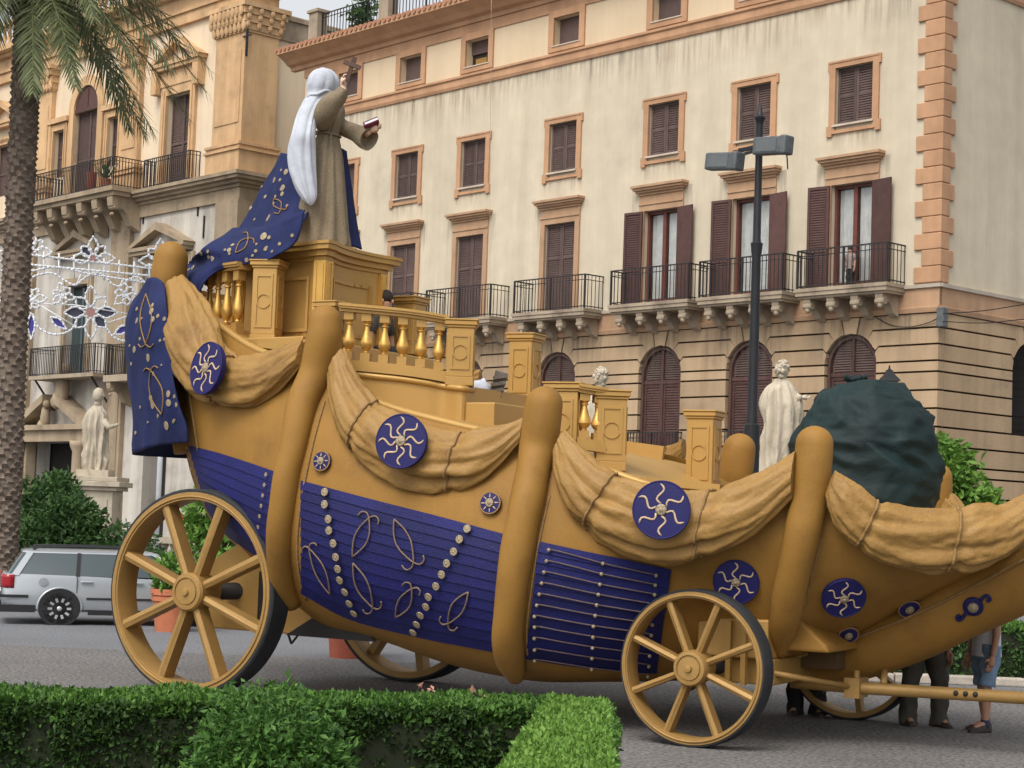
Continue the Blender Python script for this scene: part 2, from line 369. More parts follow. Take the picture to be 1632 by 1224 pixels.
def railing_bm(x0, x1, out, z0, z1, step=.14, sides=True, th=.018):
    b = B()
    for zz, hh in ((z1 - .04, .04), (z0 + .06, .03), (z1 - .2, .02)):
        b.box(x0, x1, out - .02, out + .02, zz, zz + hh)
        if sides: b.box(x0 - .019, x0 + .019, 0, out - .02, zz, zz + hh); b.box(x1 - .019, x1 + .019, 0, out - .02, zz, zz + hh)
    n = max(2, int((x1 - x0) / step))
    for i in range(n + 1):
        x = lerp(x0, x1, i / n); t = .028 if i in (0, n, n // 2) else th / 2
        b.box(x - t, x + t, out - t, out + t, z0, z1 - .01)
    if sides:
        n = max(2, int(out / step))
        for i in range(n):
            y = out * i / n + .03
            for x in (x0, x1): b.box(x - th / 2, x + th / 2, y - th / 2, y + th / 2, z0, z1 - .01)
    return b

def corbel_bm(out, hgt):
    """scrolled bracket: profile in (y,z), top at z=0"""
    pr = [(0, 0), (out, 0), (out, -.12 * hgt), (out * .97, -.3 * hgt), (out * .8, -.42 * hgt), (out * .62, -.38 * hgt), (out * .5, -.5 * hgt), (out * .3, -.85 * hgt), (0, -hgt)]
    b = B(); b.prism(pr, -.13, .13, 'x')
    M = Matrix.Rotation(PI / 2, 3, 'Y')
    b.lathe([(.0, -.16), (.1, -.16), (.12, -.1), (.12, .1), (.1, .16), (0, .16)], 10, (0, out * .86, -.34 * hgt), M)
    b.ball((0, out * .9, -.55 * hgt), .085, 8, 5)
    return b

# ================================================================ main palazzo
KF = Frame(1497, 453, 50, R(47.6))
pal = empty('palazzo', KF.o, KF.rz); tag(pal, 'long cream palazzo with orange trim, brown shutters, iron balconies and rusticated base', 'building')
WC = [3.07, 6.9, 10.72, 15.47, 20.2, 24.06, 28.0]
SEND = 31.0
# walls
holes = []
for c in WC: holes += [(c - .75, c + .75, 9.15, 12.3), (c - .68, c + .68, 14.12, 15.85)]
b = B(); holes_wall(b, 0, SEND, 8.3, 17.96, holes)
b.add([(0, 0, 8.3), (0, -24, 8.3), (0, -24, 17.96), (0, 0, 17.96)], [(3, 2, 1, 0)])
b.add([(SEND, 0, 0), (SEND, -24, 0), (SEND, -24, 21), (SEND, 0, 21)], [(0, 1, 2, 3)])
b.obj('wall', 'plaster_cream', pal)
b = B(); ah = [(c - .64, c + .64, 18.65, 19.65) for c in WC]
holes_wall(b, 0, SEND, 17.96, 20.1, ah)
b.add([(0, 0, 17.96), (0, -24, 17.96), (0, -24, 20.1), (0, 0, 20.1)], [(3, 2, 1, 0)])
b.obj('attic_wall', 'plaster_attic', pal)
b = B(); b.box(.3, SEND - .05, -23.9, -.45, 0, 21.1); b.obj('inner_mass', 'room_dark', pal)
# ground storey: stone courses with arched openings
ZC = [8.3, 7.87, 7.4, 6.93, 6.62, 6.1, 5.58, 5.06, 4.53, 3.97, 3.68, 3.1, 2.6, 2.1, 1.6, 1.1, .6, 0]
AR, AZ = .9, 6.9
AC = [3.03, 6.86, 10.62, 15.45, 20.2, 24.06, 28.0]
base = B()
base.add([(SEND, -.3, 0), (0.01, -.3, 0), (0.01, -.3, 8.3), (SEND, -.3, 8.3)], [(0, 1, 2, 3)])
base.add([(.3, -.3, 0), (.3, -24, 0), (.3, -24, 8.3), (.3, -.3, 8.3)], [(3, 2, 1, 0)])
baseo = base.obj('ground_storey', 'joint_stone', pal)
KINK = {7.87: [(.75, 7.87), (.57, 7.6)], 7.4: [(.97, 7.4), (.86, 7.28)]}
def arch_edge(z0, z1, g):
    """boundary offsets (ds>0) from joint z1 down to joint z0 along an arch"""
    if z0 >= 3.97:
        up = KINK.get(z1, [(AR, z1)]); lo = KINK.get(z0, [(AR, z0)])
        if z1 == 8.3: up = [(.34, 8.3), (.23, AZ + math.sqrt(AR * AR - .23 ** 2))]
        pts = list(up); a0 = math.atan2(up[-1][1] - AZ, up[-1][0]); a1 = math.atan2(max(lo[-1][1] - AZ, 0), lo[-1][0])
        if up[-1][1] > AZ:
            for k in range(1, 4): a = lerp(a0, a1, k / 4); pts.append((AR * math.cos(a), AZ + AR * math.sin(a)))
        pts += lo[::-1]
        return [(x + g, z) for x, z in pts]
    return None
def course_piece(c0, c1, z0, z1, x_lo, x_hi, y0, y1, mapper, nm='stone_course'):
    g = .028; poly = []
    lo = arch_edge(z0, z1, .03) if c0 is not None else None
    hi = arch_edge(z0, z1, .03) if c1 is not None else None
    left = [(c0 + d, z) for d, z in lo] if lo else [(x_lo, z1), (x_lo, z0)]
    right = [(c1 - d, z) for d, z in hi][::-1] if hi else [(x_hi, z0), (x_hi, z1)]
    poly = left + right
    zc = (z0 + z1) / 2
    poly = [(x, z - g if z > zc else z + g) for x, z in poly]
    bb = B(); bb.prism(poly, y0, y1, 'y')
    if mapper: bb.v = [mapper(p) for p in bb.v]
    return bb.obj(nm, 'rustic_stone', baseo)
for i in range(len(ZC) - 1):
    z1, z0 = ZC[i], ZC[i + 1]
    if z0 >= 3.97:
        for k in range(len(AC) + 1):
            course_piece(AC[k - 1] if k else None, AC[k] if k < len(AC) else None, z0, z1, 0, SEND, -.29, 0.0, None)
    else: course_piece(None, None, z0, z1, 0, SEND, -.29, 0.0, None)
    mp = lambda p: Vector((-p.y, -p.x, p.z))          # (r, out, z) -> right face
    if z0 >= 3.97 and z0 >= 5.0:
        course_piece(None, 4.75, z0, z1, .302, 24, -.29, 0.0, mp); course_piece(4.75, None, z0, z1, .302, 24, -.29, 0.0, mp)
    else: course_piece(None, None, z0, z1, .302, 24, -.29, 0.0, mp)
for c in AC:
    b = B(); t = AZ + math.sqrt(AR * AR - .23 ** 2)
    b.prism([(c - .31, 8.272), (c - .2, t + .02), (c, AZ + AR + .03), (c + .2, t + .02), (c + .31, 8.272)], -.29, .012, 'y'); b.obj('keystone', 'rustic_stone', baseo)
# mouldings (profile y,z), left face and right face
def mould(nm, prof, mt, x0, x1, right=True, rlen=24):
    b = B(); b.prism(prof, x0, x1, 'x')
    if right:
        pm = max(p[0] for p in prof)
        bb = B(); bb.prism(prof, .0, rlen, 'x'); bb.v = [Vector((-p.y, -p.x, p.z)) for p in bb.v]; b.add(bb.v, bb.f)
    return b.obj(nm, mt, pal)
mould('string_course', [(-.1, 8.3), (.05, 8.3), (.08, 8.42), (.08, 8.45), (.03, 8.47), (.03, 9.0), (-.1, 9.0)], 'tan_trim', -.03, SEND)
mould('string_course_cap', [(-.1, 9.0), (.1, 9.0), (.12, 9.1), (-.1, 9.12)], 'white_marble_edge', -.1, SEND)
mould('attic_band', [(-.1, 17.9), (.06, 17.9), (.1, 18.0), (.1, 18.22), (.16, 18.26), (.16, 18.34), (-.1, 18.36)], 'orange_trim', -.1, SEND + .1)
mould('frieze', [(-.1, 19.85), (.05, 19.85), (.05, 20.25), (-.1, 20.25)], 'orange_trim', -.05, SEND + .05)
mould('cornice', [(-.1, 20.25), (.12, 20.25), (.16, 20.4), (.35, 20.46), (.5, 20.6), (.82, 20.78), (.9, 20.8), (.9, 20.98), (-.1, 20.98)], 'orange_trim', -.9, SEND + .9)
b = B()
for i in range(110):
    s = -.8 + i * .3; b.lathe([(.001, -.34), (.1, -.34), (.1, .34), (.001, .34)], 6, (s, .62, 21.0), Matrix.Rotation(PI / 2 - .1, 3, 'X'))
b.obj('eaves_tiles', 'roof_tile', pal)
b = B(); b.box(-.5, SEND + .5, -23, .3, 20.985, 21.05); b.obj('roof_terrace', 'grey_stone', pal)
# terrace railing between stone posts
s_a, _ = KF.at(506, 55, .1); s_b, _ = KF.at(619, 15, .1); span = s_a - s_b
for k in range(-2, 6):
    s = s_a - k * span
    if not -1 < s < SEND + .5: continue
    b = B(); b.box(s - .3, s + .3, -.15, .35, 21.05, 22.4); b.box(s - .38, s + .38, -.22, .42, 22.4, 22.52); b.obj('terrace_post', 'grey_stone', pal)
    if s - span > -1.5:
        o = railing_bm(s - span + .31, s - .31, .1, 21.15, 22.35, .2, sides=False, th=.026).obj('terrace_railing', 'iron', pal)
pl = leaves([(Vector((s_b + 2.2 + rnd.gauss(0, .35), -.3 + rnd.gauss(0, .2), 21.9 + rnd.gauss(0, .4))), Vector((0, 0, 1))) for _ in range(260)], .3, 5).obj('terrace_plant', 'far_leaf', pal, kind='stuff')
# quoins
z = 9.14; i = 0
while z < 17.6:
    h = .474; lng = i % 2 == 0; b = B()
    b.box(-.075, .83 if lng else .58, -.36 if lng else -.58, .075, z, z + h - .012); o = b.obj('quoin', 'orange_trim', pal); bevel(o, .02, 1); z += h; i += 1

# ---- attic windows
b = B(); fw = .26
for a, c, d, e in ((-.64 - fw, -.64, 18.42, 19.9), (.64, .64 + fw, 18.42, 19.9), (-.64, .64, 19.65, 19.9), (-.64, .64, 18.42, 18.63)): b.box(a, c, -.02, .07, d, e)
aw = b.obj('attic_window', 'orange_trim', pal)
b = B(); b.box(-.64, .64, -.3, -.26, 18.65, 19.65); b.box(-.5, -.46, -.26, -.245, 18.65, 19.65)
b.obj('shutter', 'shutter_faded', aw)
b = B(); b.box(-.7, .7, 0.0, .1, 18.6, 18.64); b.obj('sill', 'white_marble_edge', aw)
for i, c in enumerate(WC):
    o = aw if i == 0 else copytree(aw, pal); o.location = (c, 0, 0)
    if i == 4:      # half raised blind
        ch = [k for k in o.children if k.name.startswith('shutter')][0]; ch.scale = (1, 1, .5); ch.location = (0, 0, 19.65 * .5)
        bb = B(); bb.box(-.64, .64, -.34, -.32, 18.65, 19.2); bb.obj('pane', 'room_dark', o); bb = B(); bb.box(-.15, .45, -.318, -.31, 18.66, 19.0); bb.obj('curtain', 'gold_drape', o)
# ---- upper windows
b = B()
b.box(-.9, -.68, -.02, .07, 13.92, 16.0); b.box(.68, .9, -.02, .07, 13.92, 16.0); b.box(-.68, .68, -.02, .068, 15.85, 16.0)
b.box(-.96, -.9, -.02, .068, 15.78, 16.06); b.box(.9, .96, -.02, .068, 15.78, 16.06); b.box(-.9, .9, -.02, .09, 16.0, 16.06); b.box(-.95, .95, -.02, .07, 13.86, 13.96); b.box(-.97, -.78, -.02, .075, 13.78, 14.1); b.box(.78, .97, -.02, .075, 13.78, 14.1)
uw = b.obj('upper_window', 'orange_trim', pal)
b = B(); b.box(-.74, .74, -.1, .12, 14.06, 14.12); b.obj('sill', 'white_marble_edge', uw)
b = B(); b.box(-.68, .68, -.34, -.33, 14.12, 15.85); b.obj('back', 'room_dark', uw)
for sx in (-1, 1):
    o = leaf_bm(.675, 14.13, 15.84, .5).obj('shutter', 'shutter_faded', uw)
    o.location = (-.678 if sx < 0 else .003, -.14, 0)
for i, c in enumerate(WC):
    o = uw if i == 0 else copytree(uw, pal); o.location = (c, 0, 0)
# ---- tall balcony windows
b = B()
b.box(-.97, -.75, -.02, .07, 9.13, 12.33); b.box(.75, .97, -.02, .07, 9.13, 12.33); b.box(-.75, .75, -.02, .068, 12.3, 12.33)
b.box(-.97, .97, -.02, .066, 12.33, 12.5); b.box(-.97, .97, -.02, .1, 12.5, 12.54); b.box(-.97, .97, -.02, .064, 12.54, 12.82)
fwd = b.obj('balcony_window', 'tan_trim', pal)
b = B()
for hw, o1, za, zb in ((.98, .12, 12.82, 12.9), (1.04, .2, 12.9, 12.97), (1.1, .28, 12.97, 13.05), (1.15, .34, 13.05, 13.13)): b.box(-hw, hw, -.02, o1, za, zb)
b.obj('hood', 'tan_trim', fwd)
closed = copytree(fwd, pal)
b = B(); b.box(-.75, .75, -.34, -.33, 9.15, 12.3); b.obj('back', 'room_dark', closed)
for sx in (-1, 1):
    o = leaf_bm(.745, 9.16, 12.29, .62, False).obj('shutter', 'shutter_faded', closed); o.location = (-.748 if sx < 0 else .003, -.13, 0)
# open version
b = B(); b.box(-.75, .75, -.62, -.6, 9.15, 12.3); b.obj('back', 'room_dark', fwd)
b = B(); b.box(-.75, -.66, -.3, -.14, 9.15, 12.3); b.box(.66, .75, -.3, -.14, 9.15, 12.3); b.box(-.66, .66, -.3, -.14, 12.2, 12.3); b.box(-.66, .66, -.3, -.14, 9.15, 9.35)
b.box(-.07, .07, -.29, -.15, 9.35, 12.2); b.obj('door_frame', 'dark_wood_red', fwd)
for x0, x1 in ((-.66, -.07), (.07, .66)):
    rows = []
    for j in range(9):
        zz = lerp(9.36, 12.19, j / 8)
        rows.append([Vector((lerp(x0, x1, k / 30), -.33 + .025 * math.sin(k * 1.25 + j * .15), zz)) for k in range(31)])
    bb = B(); bb.grid(rows); o = bb.obj('curtain', 'curtain', fwd, True)
m = mat('window_glass', (.9, .92, .92), .03, trans=1.0, spec=.5)
b = B(); b.box(-.66, .66, -.24, -.236, 9.35, 12.2); b.obj('pane', 'window_glass', fwd)
for sx, ang in ((1, 6), (-1, 9)):
    o = leaf_bm(.745, 9.16, 12.29, .38, False).obj('shutter', 'shutter_brown', fwd)
    o.location = (sx * .76, .09, 0); o.rotation_euler = (0, 0, R(ang) if sx > 0 else PI - R(ang)); 
balpx = [(1266, 1422), (1111, 1255), (971, 1105), (818, 940), (679, 790), None, None]
corb = corbel_bm(.78, .62)
for i, c in enumerate(WC):
    if i < 3: o = fwd if i == 0 else copytree(fwd, pal)
    else: o = closed if i == 3 else copytree(closed, pal)
    o.location = (c, 0, 0)
    if balpx[i]: s0, s1 = KF.at(balpx[i][1], 400, .86)[0], KF.at(balpx[i][0], 400, .86)[0]
    else: s0, s1 = c - 1.75, c + 1.75
    s0 += .16; s1 -= .16
    mid = (s0 + s1) / 2; hw = (s1 - s0) / 2
    b = B(); b.box(-hw - .06, hw + .06, .02, .96, 9.02, 9.125); b.box(-hw - .03, hw + .03, .02, .93, 8.9, 9.02); b.box(-hw, hw, .02, .86, 8.83, 8.9)
    sl_ = b.obj('balcony', 'grey_stone', pal); sl_.location = (mid, 0, 0)
    railing_bm(-hw, hw, .88, 9.125, 10.28, .15).obj('railing', 'iron', sl_)
    for k in range(4):
        bb = B(); bb.v = list(corb.v); bb.f = list(corb.f); bb.mi = list(corb.mi)
        cb = bb.obj('corbel', 'grey_stone', sl_) if k == 0 else dup(cb0, sl_)
        if k == 0: cb0 = cb
        cb.location = (lerp(-hw + .3, hw - .3, k / 3), .04, 8.83)
# person glimpsed behind the curtain of the first balcony door is added with the other people
# ---- arched windows of the ground storey
def arch_window():
    b = B(); r0, r1 = .875, .79; pts = []
    for rr in (r0, r1):
        pts.append([(rr, 4.06)] + [(rr * math.cos(a), AZ + rr * math.sin(a)) for a in [PI * k / 14 for k in range(15)]] + [(-rr, 4.06)])
    rows = [[Vector((x, -.1, z)) for x, z in pts[0]], [Vector((x, -.1, z)) for x, z in pts[1]], [Vector((x, -.28, z)) for x, z in pts[1]]]
    b.grid(rows)
    b.box(-.79, .79, -.26, -.14, 6.58, 6.7); b.box(-.05, .05, -.258, -.138, 4.06, AZ + .78)
    root = b.obj('arched_window', 'shutter_brown', pal)
    for x0 in (-.79, .05):
        o = leaf_bm(.74, 4.08, 6.58, .36, True, .085).obj('shutter', 'shutter_brown', root); o.location = (x0, -.22, 0)
    b = B(); poly = [(.79 * math.cos(a), AZ + .79 * math.sin(a)) for a in [PI * k / 14 for k in range(15)]]; poly = [(.79, 6.7)] + poly + [(-.79, 6.7)]
    b.prism(poly, -.27, -.24, 'y')
    z = 6.74
    while z < AZ + .7:
        hw = .74 if z < AZ else math.sqrt(max(.01, .74 ** 2 - (z - AZ) ** 2)); b.add([(-hw, -.19, z), (hw, -.19, z), (hw, -.235, z + .07), (-hw, -.235, z + .07)], [(3, 2, 1, 0)]); z += .075
    b.obj('fanlight_louvre', 'shutter_faded', root)
    railing_bm(-1.05, 1.05, .3, 4.05, 5.0, .13, True, .018).obj('railing', 'iron', root)
    b = B(); b.box(-1.1, 1.1, .01, .36, 3.98, 4.05); b.obj('sill', 'white_marble_edge', root)
    return root
a0 = arch_window()
for i, c in enumerate(AC):
    o = a0 if i == 0 else copytree(a0, pal); o.location = (c, 0, 0)
b = B(); b.box(.31, .34, -5.6, -3.9, 5.0, 7.75); b.obj('side_window', 'room_dark', pal)

# ---- rain stains under sills, bands and hoods
def stain(x0, x1, z0, z1, mt, par, nm='rain_stain', y=.004):
    o = B().add([(x1, y, z0), (x0, y, z0), (x0, y, z1), (x1, y, z1)], [(0, 1, 2, 3)]).obj(nm, mt, par)
    uv = o.data.uv_layers.new(name='UVMap')
    for i, c in enumerate(((1, 0), (0, 0), (0, 1), (1, 1))): uv.data[i].uv = c
rs_ = random.Random(3)
for i, c in enumerate(WC):
    stain(c - 1.0, c + 1.0, 13.2 + rs_.uniform(-.05, .2), 13.85, 'rain_stain', pal, y=.0042)
    stain(c - 1.35, c - .98, 11.2 + rs_.uniform(-.4, .4), 13.0, 'grey_stain', pal, y=.0046); stain(c + .98, c + 1.35, 11.0 + rs_.uniform(-.4, .4), 13.0, 'rain_stain', pal, y=.0046)
x_ = .9
while x_ < SEND - 2.5:
    w_ = 1.8 + rs_.random() * 2.2; stain(x_, x_ + w_, 17.9 - .7 - rs_.random() * 1.3, 17.9, rs_.choice(['grey_stain', 'rain_stain']), pal, y=.005); x_ += w_ * .93 + .05
x_ = .9
while x_ < SEND - 3:
    w_ = 1.5 + rs_.random() * 2; stain(x_, x_ + w_, 7.0 - rs_.random(), 8.27, 'grey_stain', pal, y=.0052); x_ += w_ + rs_.random() * 1.5

# ================================================================ old palace on the left
QF = Frame(383, 300, 76, R(47.6))
old = empty('baroque_palace', QF.o, QF.rz); tag(old, 'weathered baroque palace with orange stone pilasters, pediments and bracketed balcony', 'building')
def qs(px, py, off=0.0): return QF.at(px, py, off)
def qbox(xa, xb, yt, yb, off=0.0):
    """hole from pixels: left,right,top,bottom -> s0,s1,z0,z1"""
    xm, ym = (xa + xb) / 2, (yt + yb) / 2
    return qs(xb, ym, off)[0], qs(xa, ym, off)[0], qs(xm, yb, off)[1], qs(xm, yt, off)[1]
ZL = qs(340, 285)[1]; ZT = qs(352, 22)[1]; OEND = 27.0
hA = qbox(266, 304, 150, 289); hB = qbox(118, 156, 175, 305); hC = qbox(87, 104, 209, 283); hD = qbox(174, 191, 187, 264); hE = qbox(-6, 22, 232, 312)
zmid = ZL
b = B(); holes_wall(b, 0, OEND, ZL, ZT + 2.2, [hA, hC, hD, hE, (hB[0], hB[1], hB[2], hB[3])], depth=.6)
b.add([(0, 0, ZL), (0, -14, ZL), (0, -14, ZT), (0, 0, ZT)], [(3, 2, 1, 0)])
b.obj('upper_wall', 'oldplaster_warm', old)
hF = qbox(106, 140, 455, 600); hG = qbox(52, 136, 705, 905); hH = qbox(228, 300, 420, 600); hI = qbox(225, 262, 690, 905)
b = B(); holes_wall(b, 0, OEND, 0, ZL, [hF, (hG[0], hG[1], 0, hG[3]), hH, (hI[0], hI[1], 0, hI[3])], depth=.8)
b.add([(0, 0, 0), (0, -14, 0), (0, -14, ZL), (0, 0, ZL)], [(3, 2, 1, 0)])
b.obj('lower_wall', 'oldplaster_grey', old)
b = B(); b.box(.1, OEND, -13.9, -.9, 0, ZT - 1.4); b.obj('inner_mass', 'room_dark', old)
# ledge with mouldings, wraps the corner
b = B()
for o1, za, zb in ((.12, -1.15, -.6), (.22, -.6, -.45), (.4, -.45, -.3), (.62, -.3, -.16), (.72, -.16, 0)): b.box(-o1, OEND, -14, o1, ZL + za, ZL + zb - .003)
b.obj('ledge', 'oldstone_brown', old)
# entablature and parapet
b = B()
for o1, za, zb in ((.2, 0, .5), (.3, .5, .65), (.22, .65, 1.25), (.5, 1.25, 1.45), (.85, 1.45, 1.75)): b.box(-.02, OEND, -.5, o1, ZT + za, ZT + zb - .003)
b.box(-.25, 0, -1.4, .45, ZT, ZT + .5); b.box(-.45, 0, -1.5, .6, ZT + .5, ZT + 1.75)
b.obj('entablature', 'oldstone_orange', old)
b = B(); b.box(-.1, .35, -14, -1.5, ZT - 1.2, ZT - .3); b.box(-.2, .45, -14, -1.52, ZT - .3, ZT - .1); b.obj('side_parapet', 'grey_stone', old)
bal = B(); bal.lathe([(.11, 0), (.11, .1), (.07, .14), (.13, .4), (.07, .75), (.11, .85), (.11, 1.0)], 8)
b = B(); b.box(1.5, OEND, .1, .45, ZT + 1.75, ZT + 1.95); b.box(1.5, OEND, .08, .48, ZT + 2.95, ZT + 3.15); rb = b.obj('roof_balustrade', 'oldstone_orange', old)
bo = None
for i in range(44):
    x = 2 + i * .55
    bo = bal.obj('baluster', 'oldstone_orange', rb, True) if bo is None else dup(bo, rb); bo.location = (x, .28, ZT + 1.95)
# pilasters
def pilaster(s0, s1, r1, mt, zb, zt, cap=True, nm='pilaster'):
    """r1>0 wraps the corner by r1 on the side face"""
    b = B(); y0 = -r1 if r1 else -.02; xa = -.22 if r1 else s0; d = .24
    b.box(xa, s1, y0, d, zb + 1.3, zt - (1.2 if cap else 0))
    b.box(xa + .22, s1 - .2, y0 + .1, d + .04, zb + 2.2, zt - 2.0)
    for o1, za, zc in ((.18, 0, .95), (.26, .95, 1.05), (.16, 1.05, 1.18), (.22, 1.18, 1.3)): b.box(xa - o1, s1 + o1, y0 - (o1 if r1 else 0), d + o1, zb + za, zb + zc - .003)
    o = b.obj(nm, mt, old)
    if cap:
        cb_ = B()
        for o1, za, zc in ((.06, -1.25, -1.15), (.1, -1.15, -.85), (.18, -.85, -.5), (.26, -.5, -.2), (.36, -.2, 0)): cb_.box(xa - o1, s1 + o1, y0 - (o1 if r1 else 0), d + o1, zt + za, zt + zc - .003)
        n = max(3, int((s1 - xa) / .3))
        for row, zz in enumerate((-.95, -.6, -.32)):
            for k in range(n + 1):
                x = lerp(xa, s1, (k + .5 * (row % 2)) / n); cb_.ball((x, d + .12 + .08 * row, zt + zz), .17, 8, 6, (.95, .5, 1.8))
            if r1:
                for k in range(4): cb_.ball((xa - .12 - .08 * row, lerp(y0, d, k / 3), zt + zz), .13, 7, 5, (.8, 1, 1.3))
        cb_.obj('capital', mt, o)
    return o
p0 = qs(346, 200)[0]
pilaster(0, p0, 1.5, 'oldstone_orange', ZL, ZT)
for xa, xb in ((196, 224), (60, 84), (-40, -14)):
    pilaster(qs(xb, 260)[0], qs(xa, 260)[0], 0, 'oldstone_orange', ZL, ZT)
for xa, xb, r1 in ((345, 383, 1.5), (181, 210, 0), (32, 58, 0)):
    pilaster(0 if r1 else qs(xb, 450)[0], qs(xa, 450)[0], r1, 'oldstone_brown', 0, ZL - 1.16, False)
# pedimented window and others
def win_frame(h, fw=.42, mt='oldstone_orange', nm='window', d=.16):
    b = B(); s0, s1, z0, z1 = h
    b.box(s0 - fw, s0, -.02, d, z0, z1 + fw); b.box(s1, s1 + fw, -.02, d, z0, z1 + fw); b.box(s0, s1, -.02, d - .003, z1, z1 + fw)
    b.box(s0 - fw * .55, s0 - .1, d - .01, d + .05, z0, z1 + fw * .6); b.box(s1 + .1, s1 + fw * .55, d - .01, d + .05, z0, z1 + fw * .6)
    return b.obj(nm, mt, old)
def two_leaves(h, parent, depth, mt='shutter_faded', split=.45, gap=0.0):
    s0, s1, z0, z1 = h; wv = (s1 - s0) / 2
    for k in range(2):
        o = leaf_bm(wv - .005, z0 + .01, z1 - .01, split, False, .11, .07).obj('shutter', mt, parent); o.location = (s0 + k * wv + .002, -depth, 0)
def pediment(parent, cx, hw, z, hgt, mt, d=.5, tymp='oldplaster_warm', th=.28):
    b = B(); b.box(cx - hw, cx + hw, 0, d * .85, z - th * 1.2, z - th * .6); b.box(cx - hw - .12, cx + hw + .12, 0, d, z - th * .6, z)
    for sx in (-1, 1):
        b.bar((cx + sx * (hw + .14), d / 2, z + th * .3), (cx, d / 2, z + hgt), th, d, (0, 1, 0)) if False else None
        p = [(cx + sx * (hw + .2), z + .003), (cx, z + hgt), (cx, z + hgt - th * 1.25), (cx + sx * (hw - th * .9), z + .003)]
        if sx > 0: p = p[::-1]
        b.prism(p, 0, d, 'y')
    o = b.obj('pediment', mt, parent)
    bb = B(); bb.prism([(cx - hw + .2, z), (cx + hw - .2, z), (cx, z + hgt - .3)], 0, .1, 'y'); bb.obj('tympanum', tymp, parent)
wA = win_frame(hA); two_leaves(hA, wA, .3)
cA = (hA[0] + hA[1]) / 2; zA = hA[3] + .42
b = B(); b.box(hA[0] - .55, hA[1] + .55, -.02, .2, zA, zA + .7); b.box(hA[0] - .95, hA[0] - .5, 0, .42, zA - .3, zA + .7); b.box(hA[1] + .5, hA[1] + .95, 0, .42, zA - .3, zA + .7); b.obj('frieze', 'oldstone_orange', wA)
pediment(wA, cA, 1.95, zA + 1.05, 1.15, 'oldstone_orange')
railing_bm(cA - 1.9, cA + 1.9, .55, ZL + .02, ZL + 1.35, .16, True, .03).obj('railing', 'iron', wA)
# central arched window
sc0, sc1, zb_, zt_ = hB; rB = (sc1 - sc0) / 2; cB = (sc0 + sc1) / 2
b = B(); rows = []
for rr, yy in ((rB + .5, .0), (rB + .5, .14), (rB, .14), (rB, -.3)):
    rows.append([Vector((cB + rr, yy, zb_))] + [Vector((cB + rr * math.cos(a), yy, zt_ + rr * math.sin(a))) for a in [PI * k / 16 for k in range(17)]] + [Vector((cB - rr, yy, zb_))])
b.grid(rows); wB = b.obj('arched_window', 'oldstone_orange', old)
b = B(); b.prism([(cB + rB * math.cos(a), zt_ + rB * math.sin(a)) for a in [PI * k / 16 for k in range(17)]], .015, .03, 'y'); b.box(cB - .05, cB + .05, .03, .06, zt_, zt_ + rB); b.box(cB - rB, cB + rB, .03, .07, zt_ - .08, zt_ + .06)
b.obj('fanlight', 'shutter_brown', wB); two_leaves((sc0, sc1, zb_, zt_ - .08), wB, .25, 'shutter_faded', .4)
for h in (hC, hD, hE):
    o = win_frame(h, .3); two_leaves(h, o, .25)
    if h is not hE:
        bb = B(); bb.box(h[0] - .45, h[1] + .45, 0, .3, h[3] + .35, h[3] + .6); bb.obj('cornice', 'oldstone_orange', o)
oE = (hE[0] + hE[1]) / 2; wE = win_frame((hE[0], hE[1], hE[3], hE[3] + .1), .3, nm='window_head'); pediment(wE, oE, 1.95, hE[3] + 1.2, 1.1, 'oldstone_orange')
# big stone balcony
s1, s0 = qs(52, 320, 1.5)[0], qs(184, 305, 1.5)[0]
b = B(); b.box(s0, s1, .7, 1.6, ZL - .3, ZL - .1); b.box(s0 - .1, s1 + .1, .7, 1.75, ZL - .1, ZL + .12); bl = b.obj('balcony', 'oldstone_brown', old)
railing_bm(s0 + .1, s1 - .1, 1.6, ZL + .12, ZL + 1.5, .15, True, .03).obj('railing', 'iron', bl)
cbm = corbel_bm(1.5, 1.5); cbm.v = [Vector((p.x * 1.9, p.y, p.z)) for p in cbm.v]; cb0 = None
for k in range(6):
    cb0 = cbm.obj('corbel', 'oldstone_brown', bl) if k == 0 else dup(cb0, bl); cb0.location = (lerp(s0 + .4, s1 - .4, k / 5), .05, ZL - .3)
# plants and pots on it
for px, hh, mt_, nm in ((147, .95, 'terracotta_red', 'urn'), (170, .5, 'terracotta', 'flower_pot')):
    s = qs(px, 290, 1.2)[0]
    b = B(); b.lathe([(.16, 0), (.26, hh * .5), (.22, hh * .85), (.28, hh)], 12); u = b.obj(nm, mt_, None, True)
    p = QF.o + QF.x * s + QF.n * 1.25; u.location = (p.x, p.y, ZL + .12)
    if nm == 'urn': tag(u, 'tall dark red urn on the stone balcony of the baroque palace', 'urn')
    else:
        tag(u, 'terracotta pot with spiky agave on the stone balcony of the baroque palace', 'potted plant')
        bb = B()
        for k in range(26):
            a = rnd.random() * 6.28; t = .25 + rnd.random() * .6; d = Vector((math.cos(a) * t, math.sin(a) * t, .5 + rnd.random() * .8)); sdv = d.cross(Vector((0, 0, 1))).normalized() * .05
            p0_ = Vector((0, 0, hh - .05)); bb.add([p0_ - sdv, p0_ + sdv, p0_ + d * .6 + sdv * .8, p0_ + d, p0_ + d * .6 - sdv * .8], [(0, 1, 2, 3, 4)])
        bb.obj('leaves', 'far_leaf', u)
